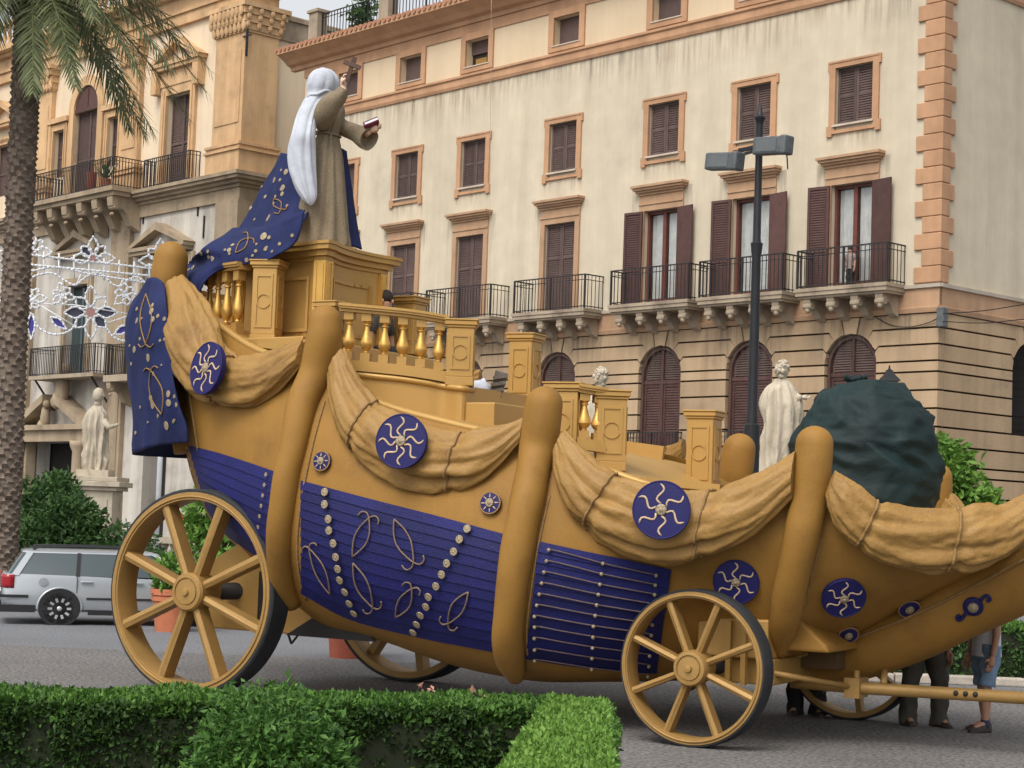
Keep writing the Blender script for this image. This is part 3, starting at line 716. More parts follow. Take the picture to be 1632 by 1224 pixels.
# lower storey openings
wF = win_frame(hF, .35, 'oldstone_brown', 'balcony_door')
b = B(); b.box(hF[0], hF[1], -.35, -.3, hF[2], hF[3]); b.box((hF[0] + hF[1]) / 2 - .05, (hF[0] + hF[1]) / 2 + .05, -.3, -.26, hF[2], hF[3]); b.obj('door_leaf', 'car_glass', wF)
pediment(wF, (hF[0] + hF[1]) / 2, 2.0, hF[3] + 1.7, .95, 'oldstone_brown', .5, 'oldplaster_grey')
fs1, fs0 = qs(50, 575, 1.2)[0], qs(152, 575, 1.2)[0]
b = B(); b.box(fs0, fs1, .02, 1.3, hF[2] - .2, hF[2] - .02); fb = b.obj('iron_balcony', 'grey_stone', old)
railing_bm(fs0, fs1, 1.25, hF[2] - .02, hF[2] + 1.35, .16, True, .03).obj('railing', 'iron', fb)
for x in (fs0 + .4, fs1 - .4): bb = B(); bb.tube([(x, 1.15, hF[2] - .2), (x, .6, hF[2] - .9), (x, .05, hF[2] - 1.6)], .05, 6); bb.obj('bracket', 'iron', fb)
wH = win_frame(hH, .35, 'oldstone_brown', 'balcony_door'); two_leaves(hH, wH, .4, 'shutter_faded')
pediment(wH, qs(264, 390)[0], 2.3, qs(264, 393)[1], 1.05, 'oldstone_brown', .6, 'oldplaster_grey')
bs0, bs1 = qs(260, 585, 1.2)[0], qs(168, 590, 1.2)[0]; bz = qs(190, 590, 1.2)[1]
b = B(); b.box(bs0 - 3, bs1, .02, 1.3, bz - .5, bz - .2); fb = b.obj('iron_balcony', 'grey_stone', old)
railing_bm(bs0 - 3, bs1, 1.2, bz - .2, bz + 1.2, .16, True, .03).obj('railing', 'iron', fb)
for k in range(4): c_ = cbm.obj('corbel', 'oldstone_brown', fb) if k == 0 else dup(c_, fb); c_.location = (lerp(bs0 - 2.5, bs1 - .4, k / 3), .05, bz - .5); c_.scale = (.7, .8, .7)
# ground portal with a broken pediment and carved figures
ps0, ps1, _, pz = hG; pc = (ps0 + ps1) / 2
b = B(); b.box(ps0 - .9, ps0, -.1, .5, 0, pz); b.box(ps1, ps1 + .9, -.1, .5, 0, pz); b.box(ps0 - 1.1, ps1 + 1.1, -.1, .8, pz, pz + .55); b.box(ps0 - 1.3, ps1 + 1.3, -.1, 1.0, pz + .55, pz + .8); po = b.obj('portal', 'oldstone_brown', old)
b = B()
for sx in (-1, 1):
    e = pc + sx * (ps1 - ps0 + 2.4) / 2; p = [(e, pz + .803), (pc + sx * .5, pz + 2.3), (pc + sx * .5, pz + 1.9), (e - sx * .9, pz + .803)]
    b.prism(p if sx < 0 else p[::-1], 0, .9, 'y')
b.obj('broken_pediment', 'oldstone_brown', po)
for px, py, k in ((100, 618, 1), (72, 665, .7), (122, 690, .5)):
    s, z = qs(px, py, .6); b = B(); b.ball((s, .6, z), .55 * k, 10, 8, (.7, .6, 1.5), .35, 3); b.ball((s - .25 * k, .65, z + .9 * k), .3 * k, 8, 6); b.ball((s + .3 * k, .65, z - .6 * k), .45 * k, 8, 6, (1, .7, 1), .3); b.obj('carved_figure', 'oldstone_brown', po, True)
for x in (ps0 - .45, ps1 + .45): bb = B(); bb.lathe([(.42, 0), (.42, .4), (.33, .5), (.3, pz * .9), (.42, pz * .95), (.45, pz)], 14, (x, .75, 0)); bb.obj('column', 'oldstone_brown', po, True)
# iron wall ties
for px, py in ((230, 340), (317, 327), (326, 362)):
    s, z = qs(px, py); b = B(); b.bar((s, .04, z - .5), (s, .04, z + .5), .07, .05); b.obj('wall_tie', 'iron', old)
s, z = qs(386, 75); b = B(); b.bar((s - .8, .3, z - .6), (s - .8, .3, z + .6), .1, .06); b.bar((s - 1.1, .3, z + .3), (s - .5, .3, z + .3), .06, .06, (0, 1, 0)); b.obj('wall_tie', 'iron', old)
# side balcony on the far face
b = B(); b.box(-1.0, 0, -5.2, -2.4, ZL - .2, ZL); so_ = b.obj('side_balcony', 'grey_stone', old)
rl = railing_bm(-2.6 + 0, 0, .95, 0, 1.4, .16, True, .03); rl.v = [Vector((-p.y, p.x - 2.5, p.z + ZL)) for p in rl.v]; rl.obj('railing', 'iron', so_)
# ================================================================ festival carriage (ship on wheels)
A0 = at_ground(1097, 1192); HD = R(-29)
CU = Vector((math.cos(HD), math.sin(HD), 0)); CV = Vector((-math.sin(HD), math.cos(HD), 0))
car_ = empty('ship_carriage', A0, HD); tag(car_, 'huge gold ship shaped parade carriage on spoked wheels with blue plank panels', 'carriage')
VC = 1.95
CAML = Vector(((CAM - A0).dot(CU), (CAM - A0).dot(CV), CAMZ))
def rayl(x, y):
    d = ray(x, y); return Vector((d.dot(CU), d.dot(CV), d.z))
def P(x, y, v):
    d = rayl(x, y); return CAML + d * ((v - CAML.y) / d.y)
def mir(p): return Vector((p.x, 2 * VC - p.y, p.z))

# ---- hull
ST = [
 [(268, 452, 1.05), (278, 560, .85), (288, 650, .9), (300, 740, 1.15), (326, 812, 1.5), (345, 840, 1.8)],
 [(330, 505, .6), (312, 600, .42), (312, 690, .42), (318, 765, .65), (345, 832, 1.1), (375, 868, 1.6)],
 [(405, 556, .3), (385, 650, .1), (372, 745, .08), (368, 830, .3), (400, 890, .85), (430, 915, 1.45)],
 [(508, 592, .12), (482, 690, -.12), (462, 790, -.2), (454, 880, -.05), (478, 958, .4), (520, 1000, 1.1)],
 [(600, 642, .05), (570, 730, -.22), (556, 830, -.3), (552, 920, -.15), (570, 990, .3), (610, 1022, 1.0)],
 [(720, 676, .0), (702, 770, -.28), (690, 870, -.36), (684, 960, -.2), (696, 1032, .25), (720, 1060, 1.0)],
 [(856, 706, .0), (838, 800, -.26), (824, 900, -.34), (812, 1000, -.18), (818, 1062, .25), (838, 1084, 1.0)],
 [(960, 748, .02), (946, 840, -.1), (936, 920, -.08), (928, 1010, .1), (930, 1068, .5), (945, 1086, 1.1)],
 [(1085, 788, .1), (1072, 860, .12), (1064, 930, .3), (1054, 1010, .5), (1052, 1062, .85), (1060, 1084, 1.3)],
 [(1190, 792, .2), (1178, 860, .2), (1166, 930, .36), (1156, 1005, .58), (1152, 1052, .95), (1160, 1074, 1.4)],
 [(1292, 792, .32), (1276, 860, .3), (1264, 930, .45), (1252, 1000, .7), (1246, 1040, 1.05), (1256, 1058, 1.5)],
 [(1410, 832, .65), (1402, 880, .66), (1390, 935, .85), (1375, 975, 1.15), (1360, 1005, 1.5), (1358, 1016, 1.75)],
 [(1540, 838, 1.1), (1532, 872, 1.13), (1522, 905, 1.3), (1512, 928, 1.52), (1504, 942, 1.72), (1502, 948, 1.84)],
 [(1645, 812, 1.5), (1644, 836, 1.53), (1642, 856, 1.62), (1640, 872, 1.74), (1640, 884, 1.83), (1640, 890, 1.89)],
]
SL = [[P(*q) for q in s] for s in ST]
tip = [Vector((SL[-1][k].x + 1.2, lerp(SL[-1][k].y, 1.93, .85), SL[-1][k].z + .75)) for k in range(6)]; SL.append(tip)
NS, NL = 90, 30
cols = [crom([s[k] for s in SL], NS) for k in range(6)]
rows = []
for i in range(NS):
    ctl = [cols[k][i] for k in range(6)]; last = ctl[-1]
    ctl.append(Vector((last.x + .02, VC, last.z - .05 * max(0, (VC - last.y)))))
    rows.append(crom(ctl, NL))
hb = B(); full = [r + [mir(p) for p in r[-2::-1]] for r in rows]
hb.grid(full)
n = len(full[0]); hb.f.append(tuple(range(n))); hb.mi.append(0)
hull = hb.obj('hull', 'gold_cloth', car_, True)
HBVH = BVHTree.FromPolygons([tuple(p) for p in hb.v], hb.f)
gun = cols[0]                                    # near gunwale
def hit(x, y, bvh=None, off=0.0):
    d = rayl(x, y).normalized(); h = (bvh or HBVH).ray_cast(CAML, d)
    if h[0] is None: return None, None
    nrm = h[1]
    if nrm.dot(d) > 0: nrm = -nrm
    return h[0] + nrm * off, nrm
def gun_v(u):
    best = min(gun, key=lambda p: abs(p.x - u)); return best.y, best.z
# deck, slightly below the gunwale
db = B(); db.grid([[Vector((p.x, p.y + .05, p.z - .06)), Vector((p.x, 2 * VC - p.y - .05, p.z - .06))] for p in gun]); db.obj('deck', 'gold_paint', car_, True)
# gold moulding along the gunwale
for mr in (None,):
    t = B(); t.tube([p + Vector((0, .03, .0)) for p in gun], .045, 8); t.obj('gunwale_moulding', 'gold_paint', car_, True, mr)

# ---- ribs
RIBS = [
 ([(272, 412), (268, 440), (262, 480), (266, 540), (282, 640), (296, 720)], [27, 28, 26, 22, 20, 18], .95),
 ([(518, 512), (516, 540), (505, 590), (490, 640), (476, 697), (462, 770), (452, 850), (456, 915), (472, 956)], [26, 28, 27, 25, 23, 21, 20, 19, 15], .12),
 ([(867, 645), (864, 672), (857, 720), (845, 790), (830, 860), (818, 940), (812, 1000), (815, 1042), (824, 1068)], [30, 31, 30, 28, 27, 26, 25, 23, 15], .0),
 ([(1298, 708), (1296, 735), (1290, 790), (1278, 850), (1264, 915), (1250, 980), (1238, 1028)], [29, 30, 30, 29, 27, 24, 16], .32),
]
RIB_OBJ = []
for pts, ww, vt in RIBS:
    ctr = []
    for i, (x, y) in enumerate(pts):
        q, nn = hit(x, y, None, .06)
        if q is None or i < 3: q = P(x, y, vt - .06)
        ctr.append(q)
    dist = [CAML.__sub__(q).length for q in ctr]
    rad = [wv * d / F for wv, d in zip(ww, dist)]
    cc = crom(ctr, 40); rr = [v.x for v in crom([Vector((r, 0, 0)) for r in rad], 40)]
    # rounded head
    t0 = (cc[0] - cc[1]).normalized(); head = []; hr = []
    for k in range(6, 0, -1): a = PI / 2 * k / 6; head.append(cc[0] + t0 * rr[0] * math.sin(a)); hr.append(max(.004, rr[0] * math.cos(a)))
    path = head + cc; rads = hr + rr
    rb_ = B(); rb_.tube(path, rads, 20)
    for i_, p in enumerate(rb_.v): rb_.v[i_] = p + Vector((1, 0, 0)) * .012 * noise.noise(p * 3) + Vector((0, 1, 0)) * .018 * noise.noise(p * 2.3 + Vector((5, 0, 0)))
    rb_.obj('rib', 'gold_cloth', car_, True)
    ri_ = len(RIB_OBJ); fo_ = rb_.obj('rib', 'gold_cloth', car_, True, VC); RIB_OBJ.append(fo_); m0 = mir(ctr[0])
    fo_.location = [Vector((.2, 0, 0)), Vector((-1.0, -.3, -.1)), P(1178, 716, m0.y) - m0, P(1492, 762, m0.y) - m0][ri_]
    # seam cord beside the rib
    cord = []
    for (x, y), wv in list(zip(pts, ww))[3:]:
        q, nn = hit(x + wv + 3, y, None, .01)
        if q is not None: cord.append(q)
    if len(cord) > 2:
        t = B(); t.tube(crom(cord, 24), .014, 6); t.obj('seam_cord', 'rope', car_, True)

# ---- swags of cloth between the ribs
SW = [
 ([(292, 440), (318, 470), (336, 505), (352, 540), (382, 566), (420, 566), (455, 552), (488, 540)], [(262, 476), (266, 530), (280, 585), (305, 625), (345, 645), (395, 648), (440, 622), (476, 582)], [.75, .5, .32, .22, .14, .08, .05, .0], [.56]),
 ([(548, 556), (568, 596), (596, 632), (630, 660), (680, 680), (735, 686), (790, 680), (836, 664)], [(524, 600), (530, 655), (552, 708), (590, 745), (645, 776), (708, 784), (770, 768), (830, 704)], [.0, -.08, -.14, -.2, -.24, -.24, -.2, -.1], [.33, .74]),
 ([(900, 686), (930, 716), (965, 745), (1015, 768), (1080, 782), (1150, 776), (1215, 754), (1268, 722)], [(882, 720), (888, 770), (915, 822), (965, 864), (1045, 896), (1125, 884), (1200, 850), (1262, 790)], [-.1, -.12, -.1, -.06, -.02, .02, .08, .14], [.36, .7]),
 ([(1330, 752), (1358, 768), (1390, 790), (1430, 808), (1490, 814), (1560, 806), (1600, 806), (1660, 770)], [(1316, 790), (1326, 828), (1352, 862), (1400, 894), (1470, 910), (1545, 908), (1600, 888), (1660, 848)], [.2, .26, .36, .5, .72, .98, 1.12, 1.32], [.34, .66]),
]
SBV = []; SBF = []
for si, (upx, lox, vv, ties) in enumerate(SW):
    N1, N2 = 120, 80
    uq = crom([P(x, y, v) for (x, y), v in zip(upx, vv)], N1); lq = crom([P(x, y, v - .05) for (x, y), v in zip(lox, vv)], N1)
    rows = []
    for i in range(N1):
        t = i / (N1 - 1); c = (uq[i] + lq[i]) / 2; a = (uq[i] - lq[i]) / 2; r = a.length
        T = ((uq[min(i + 1, N1 - 1)] + lq[min(i + 1, N1 - 1)]) - (uq[max(i - 1, 0)] + lq[max(i - 1, 0)])).normalized()
        out = a.normalized().cross(T)
        if out.y > 0: out = -out
        pin = sum(math.exp(-((t - k) / .022) ** 2) for k in ties) * .12
        near_tie = min([abs(t - k) for k in ties] + [t, 1 - t])
        row = []
        for k in range(N2):
            th = 2 * PI * k / N2
            ca, sa = math.cos(th), math.sin(th)
            q1 = noise.noise(Vector((ca * 1.9 + si * 7, sa * 1.9, t * 2.6)))
            q2 = noise.noise(Vector((ca * 4.2 + si * 3, sa * 4.2 + t * 1.5, t * 4.5 + 9)))
            fold = 1 - abs(q1) * 2.0; cre = abs(math.sin(th * 2.5 + 2.6 * noise.noise(Vector((t * 2.2 + si * 5, .3, 0))) + 1.2 * math.sin(t * 5.0 + si))) ** .6
            gather = math.sin(th * 9 + 2.4 * math.sin(t * 9 + si)) * .035 * math.exp(-(near_tie / .06) ** 2)
            q3 = abs(noise.noise(Vector((ca * 2.7 + si * 11, sa * 2.7, t * 2.2 + 4)))); q4 = abs(noise.noise(Vector((ca * 2.0 + si * 2, sa * 2.0 + 6, t * 9 + th * .8))))
            q5 = abs(noise.noise(Vector((ca * 6 + si * 4 + t * 3, sa * 6 - t * 4, t * 16))))
            k_ = 1 - pin + .045 * (.35 - 2 * q5) + .085 * (.35 - q3 * 2.2) + .05 * (.4 - 2 * q4) + .14 * (fold - .55) + .06 * q2 + gather + .10 * (cre - .7) * min(1, 6 * t, 6 * (1 - t)) + .02
            row.append(c + (a * ca * k_) + out * (sa * r * .62 * k_))
        rows.append(row)
    sb = B(); sb.grid(rows, True)
    for e, row in ((0, rows[0]), (-1, rows[-1])):
        o_ = len(sb.v); sb.add(row, [tuple(range(N2))])
    o = sb.obj('cloth_swag', 'gold_drape', car_, True)
    far = sb.obj('cloth_swag', 'gold_drape', car_, True, VC)
    o_ = len(SBV); SBV += [tuple(p) for p in sb.v]; SBF += [tuple(i + o_ for i in f) for f in sb.f]
    for k in ties:
        i = int(k * (N1 - 1)); ring = rows[i]; cen = sum(ring, Vector()) / N2
        # slanted rope loop
        i2 = max(0, min(N1 - 1, i - 3)); ring2 = rows[i2]
        pts = [cen + ((ring[j] * .5 + ring2[j] * .5 if j < N2 // 2 else ring[j]) - cen) * 1.03 for j in range(N2)]
        for mt_o, mr in ((o, None), (far, VC)):
            tb = B(); tb.tube(pts, .016, 6, True); tb.obj('rope', 'rope', mt_o, True, mr)
ABVH = BVHTree.FromPolygons([tuple(p) for p in hb.v] + SBV, hb.f + [tuple(i + len(hb.v) for i in f) for f in SBF])

# ---- blue plank panels
def panel(top, bot, n, coins=(), name='plank_panel', label=None):
    """top, bot: pixel polylines left->right with matching counts"""
    root = None; NSMP = 14
    tp = crom([Vector((x, y, 0)) for x, y in top], NSMP); bt = crom([Vector((x, y, 0)) for x, y in bot], NSMP)
    back = []
    for j in range(n + 1):
        row = []
        for i in range(NSMP):
            q = tp[i].lerp(bt[i], j / n); h, nn = hit(q.x, q.y)
            if h is None: h, nn = back[-1][i] if back else (None, None)
            row.append((h, nn))
        back.append(row)
    g = B(); g.grid([[h + nn * .012 for h, nn in r] for r in back]); root = g.obj(name, 'panel_blue', car_, True)
    for j in range(n):
        a, c = back[j], back[j + 1]; ov = .10
        r0 = [h + nn * .016 for h, nn in a]; r1 = [h.lerp(h2, 1.0 - .03) + n2 * .03 for (h, nn), (h2, n2) in zip(a, c)]; r2 = [h.lerp(h2, .97) + n2 * .01 for (h, nn), (h2, n2) in zip(a, c)]
        pb = B(); pb.grid([r0, r1, r2])
        for e in (0, -1): pb.add([r0[e], r1[e], r2[e]], [(0, 1, 2)])
        o = pb.obj('plank', 'panel_blue', root); soft(o, 30)
    return root
PBV = {}
pA = panel([(303, 710), (350, 722), (400, 738), (440, 752)], [(330, 806), (352, 840), (392, 872), (434, 898)], 8)
pB = panel([(481, 766), (590, 795), (700, 823), (803, 851)], [(482, 944), (560, 985), (672, 1014), (785, 1036)], 12)
pC = panel([(860, 863), (930, 878), (1000, 892), (1070, 907)], [(838, 1047), (905, 1058), (975, 1066), (1046, 1070)], 11)
coin = B(); coin.lathe([(.001, 0), (.05, 0), (.052, .012), (.042, .02), (.036, .014), (.02, .022), (.001, .026)], 14)
COIN = None
def put_coin(x, y, r, parent, bvh=None, off=.055, mt='coin'):
    h, nn = hit(x, y, bvh, off)
    if h is None: return
    global COIN
    if COIN is None: COIN = coin.obj('coin', 'coin', parent, True); o = COIN
    else: o = COIN.copy(); COL.objects.link(o); o.parent = parent
    o.location = h; o.rotation_mode = 'QUATERNION'; o.rotation_quaternion = nn.to_track_quat('Z', 'Y'); s = r * (h - CAML).length / F / .05; o.scale = (s, s, s if s < 1 else 1)
    return o
for x, y in [(523, 785), (523, 804), (529, 827), (530, 845), (537, 865), (541, 886), (544, 904), (547, 921), (555, 939), (562, 957), (569, 972),
             (749, 844), (737, 860), (728, 879), (717, 897), (709, 914), (700, 932), (688, 948), (684, 963), (675, 976), (669, 990), (663, 1002)]: put_coin(x, y, 6.6, pB)
for k in range(6):
    put_coin(lerp(305, 322, k / 5), lerp(713, 795, k / 5), 2.6, pA); put_coin(lerp(432, 420, k / 5) - 2, lerp(757, 838, k / 5), 3.2, pA)
def cord_on(pxs, r, parent, nm, mt='rope_pale', off=.06, nsm=16, bvh=None):
    pts = []
    for q in crom([Vector((x, y, 0)) for x, y in pxs], nsm):
        h, nn = hit(q.x, q.y, bvh, off)
        if h is not None: pts.append(h)
    if len(pts) > 3:
        t = B(); t.tube(pts, r, 6); return t.obj(nm, mt, parent, True)
def leaf_scroll(p0, p1, wdt, parent, flip=1, bvh=None, off=.045, r=.009):
    """leaf shaped cord outline from p0 (tip) to p1 with two curls"""
    (x0, y0), (x1, y1) = p0, p1; dx, dy = x1 - x0, y1 - y0; nx, ny = -dy, dx; l = math.hypot(dx, dy); nx /= l; ny /= l
    for s in (-1, 1):
        pts = [(lerp(x0, x1, t) + nx * s * wdt * math.sin(PI * t) * (1 if s * flip > 0 else .75), lerp(y0, y1, t) + ny * s * wdt * math.sin(PI * t)) for t in [k / 6 for k in range(7)]]
        e = pts[-1]; cl = wdt * 1.1
        pts += [(e[0] - s * nx * cl * .55 + dx / l * cl * .5, e[1] - s * ny * cl * .55 + dy / l * cl * .5), (e[0] - s * nx * cl * 1.15 + dx / l * cl * .3, e[1] - s * ny * cl * 1.15 + dy / l * cl * .3), (e[0] - s * nx * cl * 1.3 - dx / l * cl * .25, e[1] - s * ny * cl * 1.3 - dy / l * cl * .25)]
        cord_on(pts, r, parent, 'cord_ornament', 'rope_pale', off, 26, bvh)
leaf_scroll((566, 886), (592, 826), 12, pB); leaf_scroll((632, 828), (663, 895), 13, pB); leaf_scroll((530, 944), (497, 872), 9, pB)
leaf_scroll((567, 896), (598, 964), 11, pB); leaf_scroll((634, 980), (660, 936), 11, pB); leaf_scroll((750, 942), (718, 990), 11, pB)
for k in range(11):
    yl = lerp(877, 1046, k / 10); xl = lerp(876, 853, min(1, k / 6)); yr = lerp(913, 1070, k / 10); xr = lerp(1046, 1032, k / 10)
    ym = (yl + yr) / 2 + 1; xm = (xl + xr) / 2
    cord_on([(xl, yl), (xl + 12, yl + 1), (xm, ym), (xr - 10, yr - 2), (xr, yr)], .008, pC, 'rope_line', 'rod_dull', .042)
    for x, y in ((xl, yl), (xm, ym), (xr, yr)):
        h, nn = hit(x, y, None, .06)
        if h is not None: bb = B(); bb.ball(h, .021, 8, 5); bb.obj('knob', 'coin', pC, True)

# ---- sun discs
def sun_disc(x, y, rpx, nrm, nray, bvh=None, ray_in=.21, ray_out=.9, off=.1, boss=.2, stubs=False, ecc=1.0):
    h, nn = hit(x, y, bvh, 0)
    nv = Vector(nrm).normalized(); c = h + nv * off; r = rpx * (c - CAML).length / F
    root = B(); root.lathe([(.001, -.05), (r * .97, -.05), (r, -.02), (r, .012), (r * .97, .022), (r * .9, .024), (.001, .024)], 48)
    o = root.obj('sun_disc', 'disc_blue', car_); soft(o, 35)
    o.location = c; o.rotation_mode = 'QUATERNION'
    # z = normal, local y as near to world up as possible
    yv = Vector((0, 0, 1)) - nv * nv.z; yv.normalize(); xv = yv.cross(nv)
    o.rotation_quaternion = Matrix((xv, yv, nv)).transposed().to_quaternion(); o.scale = (ecc, 1, 1)
    bo = B(); rb = r * boss; bo.lathe([(.001, .024), (rb, .024), (rb, .036), (rb * .85, .046), (rb * .55, .04), (rb * .3, .056), (.001, .06)], 20); bo.obj('boss', 'coin', o, True)
    rim = B(); rim.tube([(r * .985 * math.cos(a), r * .985 * math.sin(a), .018) for a in [2 * PI * k / 48 for k in range(48)]], .01, 6, True); rim.obj('rim', 'disc_blue' if not stubs else 'rope', o, True)
    for k in range(nray):
        a0 = 2 * PI * k / nray + PI / 2 + .06; pts = []; rr = []
        for j in range(9):
            t = j / 8; rad = lerp(ray_in, ray_out, t) * r; sw = (.16 * math.sin(t * 2 * PI) * (1 - .3 * t)) * r if not stubs else 0
            pts.append((rad * math.cos(a0) - sw * math.sin(a0), rad * math.sin(a0) + sw * math.cos(a0), .03)); rr.append(lerp(.036, .04, t) * r * (1 if j < 8 else .4) if not stubs else .07 * r * (1 - .5 * t))
        b_ = B(); b_.tube(pts, rr, 6); b_.v = [Vector((p.x, p.y, .024 + max(0, p.z - .024) * .6)) for p in b_.v]; b_.obj('sun_ray', 'ray_pale', o, True)
    return o
sun_disc(342, 590, 42, (-.30, -.95, .12), 8, ABVH, off=.1)
sun_disc(648, 706, 43.5, (.16, -.98, .08), 8, ABVH, off=.13)
sun_disc(1058, 814, 46, (.25, -.96, .05), 6, ABVH, off=.13)
sun_disc(1174, 925, 35.5, (.28, -.93, -.24), 6, None, off=.05)
sun_disc(1343, 948, 34, (.45, -.72, -.5), 6, None, off=.05)
def small_disc(x, y, r, nray=8):
    h, nn = hit(x, y); nn = (nn * .6 + Vector((.2, -.95, 0)) * .4).normalized()
    return sun_disc(x, y, r, tuple(nn), nray, None, .5, .85, .035, .42, True)
small_disc(516, 736, 15.5); small_disc(784, 803, 17.5)
small_disc(1447, 965, 17, 0); small_disc(1350, 1007, 16, 0)

# ---- bow beam under the stem
bm = [P(1286, 1062, 1.95), P(1360, 1042, 1.95), P(1450, 1005, 1.95), P(1540, 955, 1.95), P(1640, 905, 1.95)]
bm.append(bm[-1] + (bm[-1] - bm[-2]) * .9 + Vector((0, 0, .25)))
bmc = crom(bm, 40); t = B(); t.tube(bmc, [lerp(.24, .38, min(1, i / 24)) for i in range(40)], 20); beam = t.obj('bow_beam', 'gold_cloth', car_, True)
BBV = BVHTree.FromPolygons([tuple(p) for p in t.v], t.f)
cordp = []
ABB = BVHTree.FromPolygons([tuple(p) for p in hb.v] + [tuple(p) for p in t.v], hb.f + [tuple(i + len(hb.v) for i in f) for f in t.f])
for q in crom([Vector((x, y, 0)) for x, y in ((1268, 1046), (1350, 1022), (1430, 992), (1530, 946), (1640, 888))], 24):
    h, nn = hit(q.x, q.y, ABB, .01)
    if h is not None: cordp.append(h)
if len(cordp) > 3: tb_ = B(); tb_.tube(cordp, .016, 6); tb_.obj('seam_cord', 'rope', car_, True)
h, nn = hit(1551, 966, BBV)
bo = B(); M3 = nn.to_track_quat('Z', 'Y').to_matrix()
bo.lathe([(.001, 0), (.10, 0), (.10, .02), (.08, .03), (.001, .03)], 20, h, M3); bo.obj('medallion', 'disc_blue', beam, True)
bo = B(); bo.lathe([(.001, .03), (.055, .03), (.05, .05), (.02, .06), (.001, .07)], 16, h, M3); bo.obj('boss', 'coin', beam, True)
cord_on([(1562, 958), (1568, 951), (1574, 949), (1578, 954), (1573, 957)], .018, beam, 'scroll', 'disc_blue', .02, 14, BBV)
cord_on([(1541, 974), (1535, 982), (1529, 987), (1525, 983), (1530, 979)], .018, beam, 'scroll', 'disc_blue', .02, 14, BBV)

# ---- wheels
def wheel(rad, wd, nsp, u, v, flip=False, rot=.0, hub=.16):
    """outer face at y=0 (towards -y), depth +y"""
    rim = B(); ri, ro = rad * .895, rad * .962
    MX = Matrix(((1, 0, 0), (0, 0, 1), (0, -1, 0)))      # z axis -> +y?  (x,y,z)->(x,z,-y)
    prof = [(ri, .0), (ro, 0), (ro + .006, .015), (ro, wd), (ri, wd), (ri - .008, wd * .85), (ri - .008, .02)]
    ns = 72; vs = []; fs = []
    for i in range(ns):
        a = 2 * PI * i / ns
        for r, y in prof: vs.append((r * math.cos(a), y, r * math.sin(a)))
    m = len(prof)
    for i in range(ns):
        for k in range(m): fs.append((i * m + k, i * m + (k + 1) % m, ((i + 1) % ns) * m + (k + 1) % m, ((i + 1) % ns) * m + k))
    rim.add(vs, fs)
    root = rim.obj('wheel', 'wheel_gold', car_); soft(root, 40)
    ty = B(); prof = [(ro, .012), (rad * .985, .01), (rad, .03), (rad, wd - .02), (rad * .985, wd + .01), (ro, wd + .012)]
    vs = []; fs = []; m = len(prof)
    for i in range(ns):
        a = 2 * PI * i / ns
        for r, y in prof: vs.append((r * math.cos(a), y, r * math.sin(a)))
    for i in range(ns):
        for k in range(m - 1): fs.append((i * m + k, i * m + k + 1, ((i + 1) % ns) * m + k + 1, ((i + 1) % ns) * m + k))
    ty.add(vs, fs); o = ty.obj('tyre', 'rubber', root); soft(o, 30)
    rg = B(); rg.tube([(ri * 1.03 * math.cos(a), -.004, ri * 1.03 * math.sin(a)) for a in [2 * PI * k / 72 for k in range(72)]], .012, 6, True); rg.obj('rim_bead', 'wheel_gold', root, True)
    hb_ = B(); MH = Matrix.Rotation(PI / 2, 3, 'X')      # z -> -y
    hb_.lathe([(hub * .95, -wd - .02), (hub * 1.1, -wd * .5), (hub * 1.1, .015), (hub * 1.0, .045), (hub * .82, .05), (hub * .8, .035), (hub * .72, .035), (hub * .7, .05), (hub * .25, .055), (hub * .2, .08), (.001, .085)], 28, (0, 0, 0), MH)
    o = hb_.obj('hub', 'wheel_gold', root); soft(o, 30)
    sp = None; swd = rad * .043
    for k in range(nsp):
        a = 2 * PI * k / nsp + rot
        if sp is None:
            sb_ = B(); r0, r1 = hub * .9, ri + .01; y0, y1 = .02, wd * .62
            sb_.add([(-swd * .9, y0 + .012, r0), (0, y0 - .012, r0), (swd * .9, y0 + .012, r0), (swd * .9, y1, r0), (-swd * .9, y1, r0),
                     (-swd, y0 + .012, r1), (0, y0 - .005, r1), (swd, y0 + .012, r1), (swd, y1, r1), (-swd, y1, r1)],
                    [(0, 1, 6, 5), (1, 2, 7, 6), (2, 3, 8, 7), (3, 4, 9, 8), (4, 0, 5, 9)])
            sp = sb_.obj('spoke', 'wheel_gold', root); o = sp
        else: o = dup(sp, root)
        o.rotation_euler = (0, a, 0)
    root.location = (u, v, rad)
    if flip: root.rotation_euler = (0, 0, PI)
    return root
RF, RB = .765, 1.18; UR = -6.22
wheel(RF, .26, 8, 0, 0, False, R(22)); wheel(RB, .34, 8, UR, 0, False, R(21), .2)
wheel(RF, .26, 8, .4, 2 * VC, True, R(8)); wheel(RB, .34, 8, UR + .75, 2 * VC - .1, True, R(10), .2)
for u, r, d, sk in ((0, RF, .09, .4), (UR, RB, .1, .75)): t = B(); t.tube([(u, .3, r), (u + sk, 2 * VC - .3, r)], d, 12); t.obj('axle', 'dark_metal', car_, True)

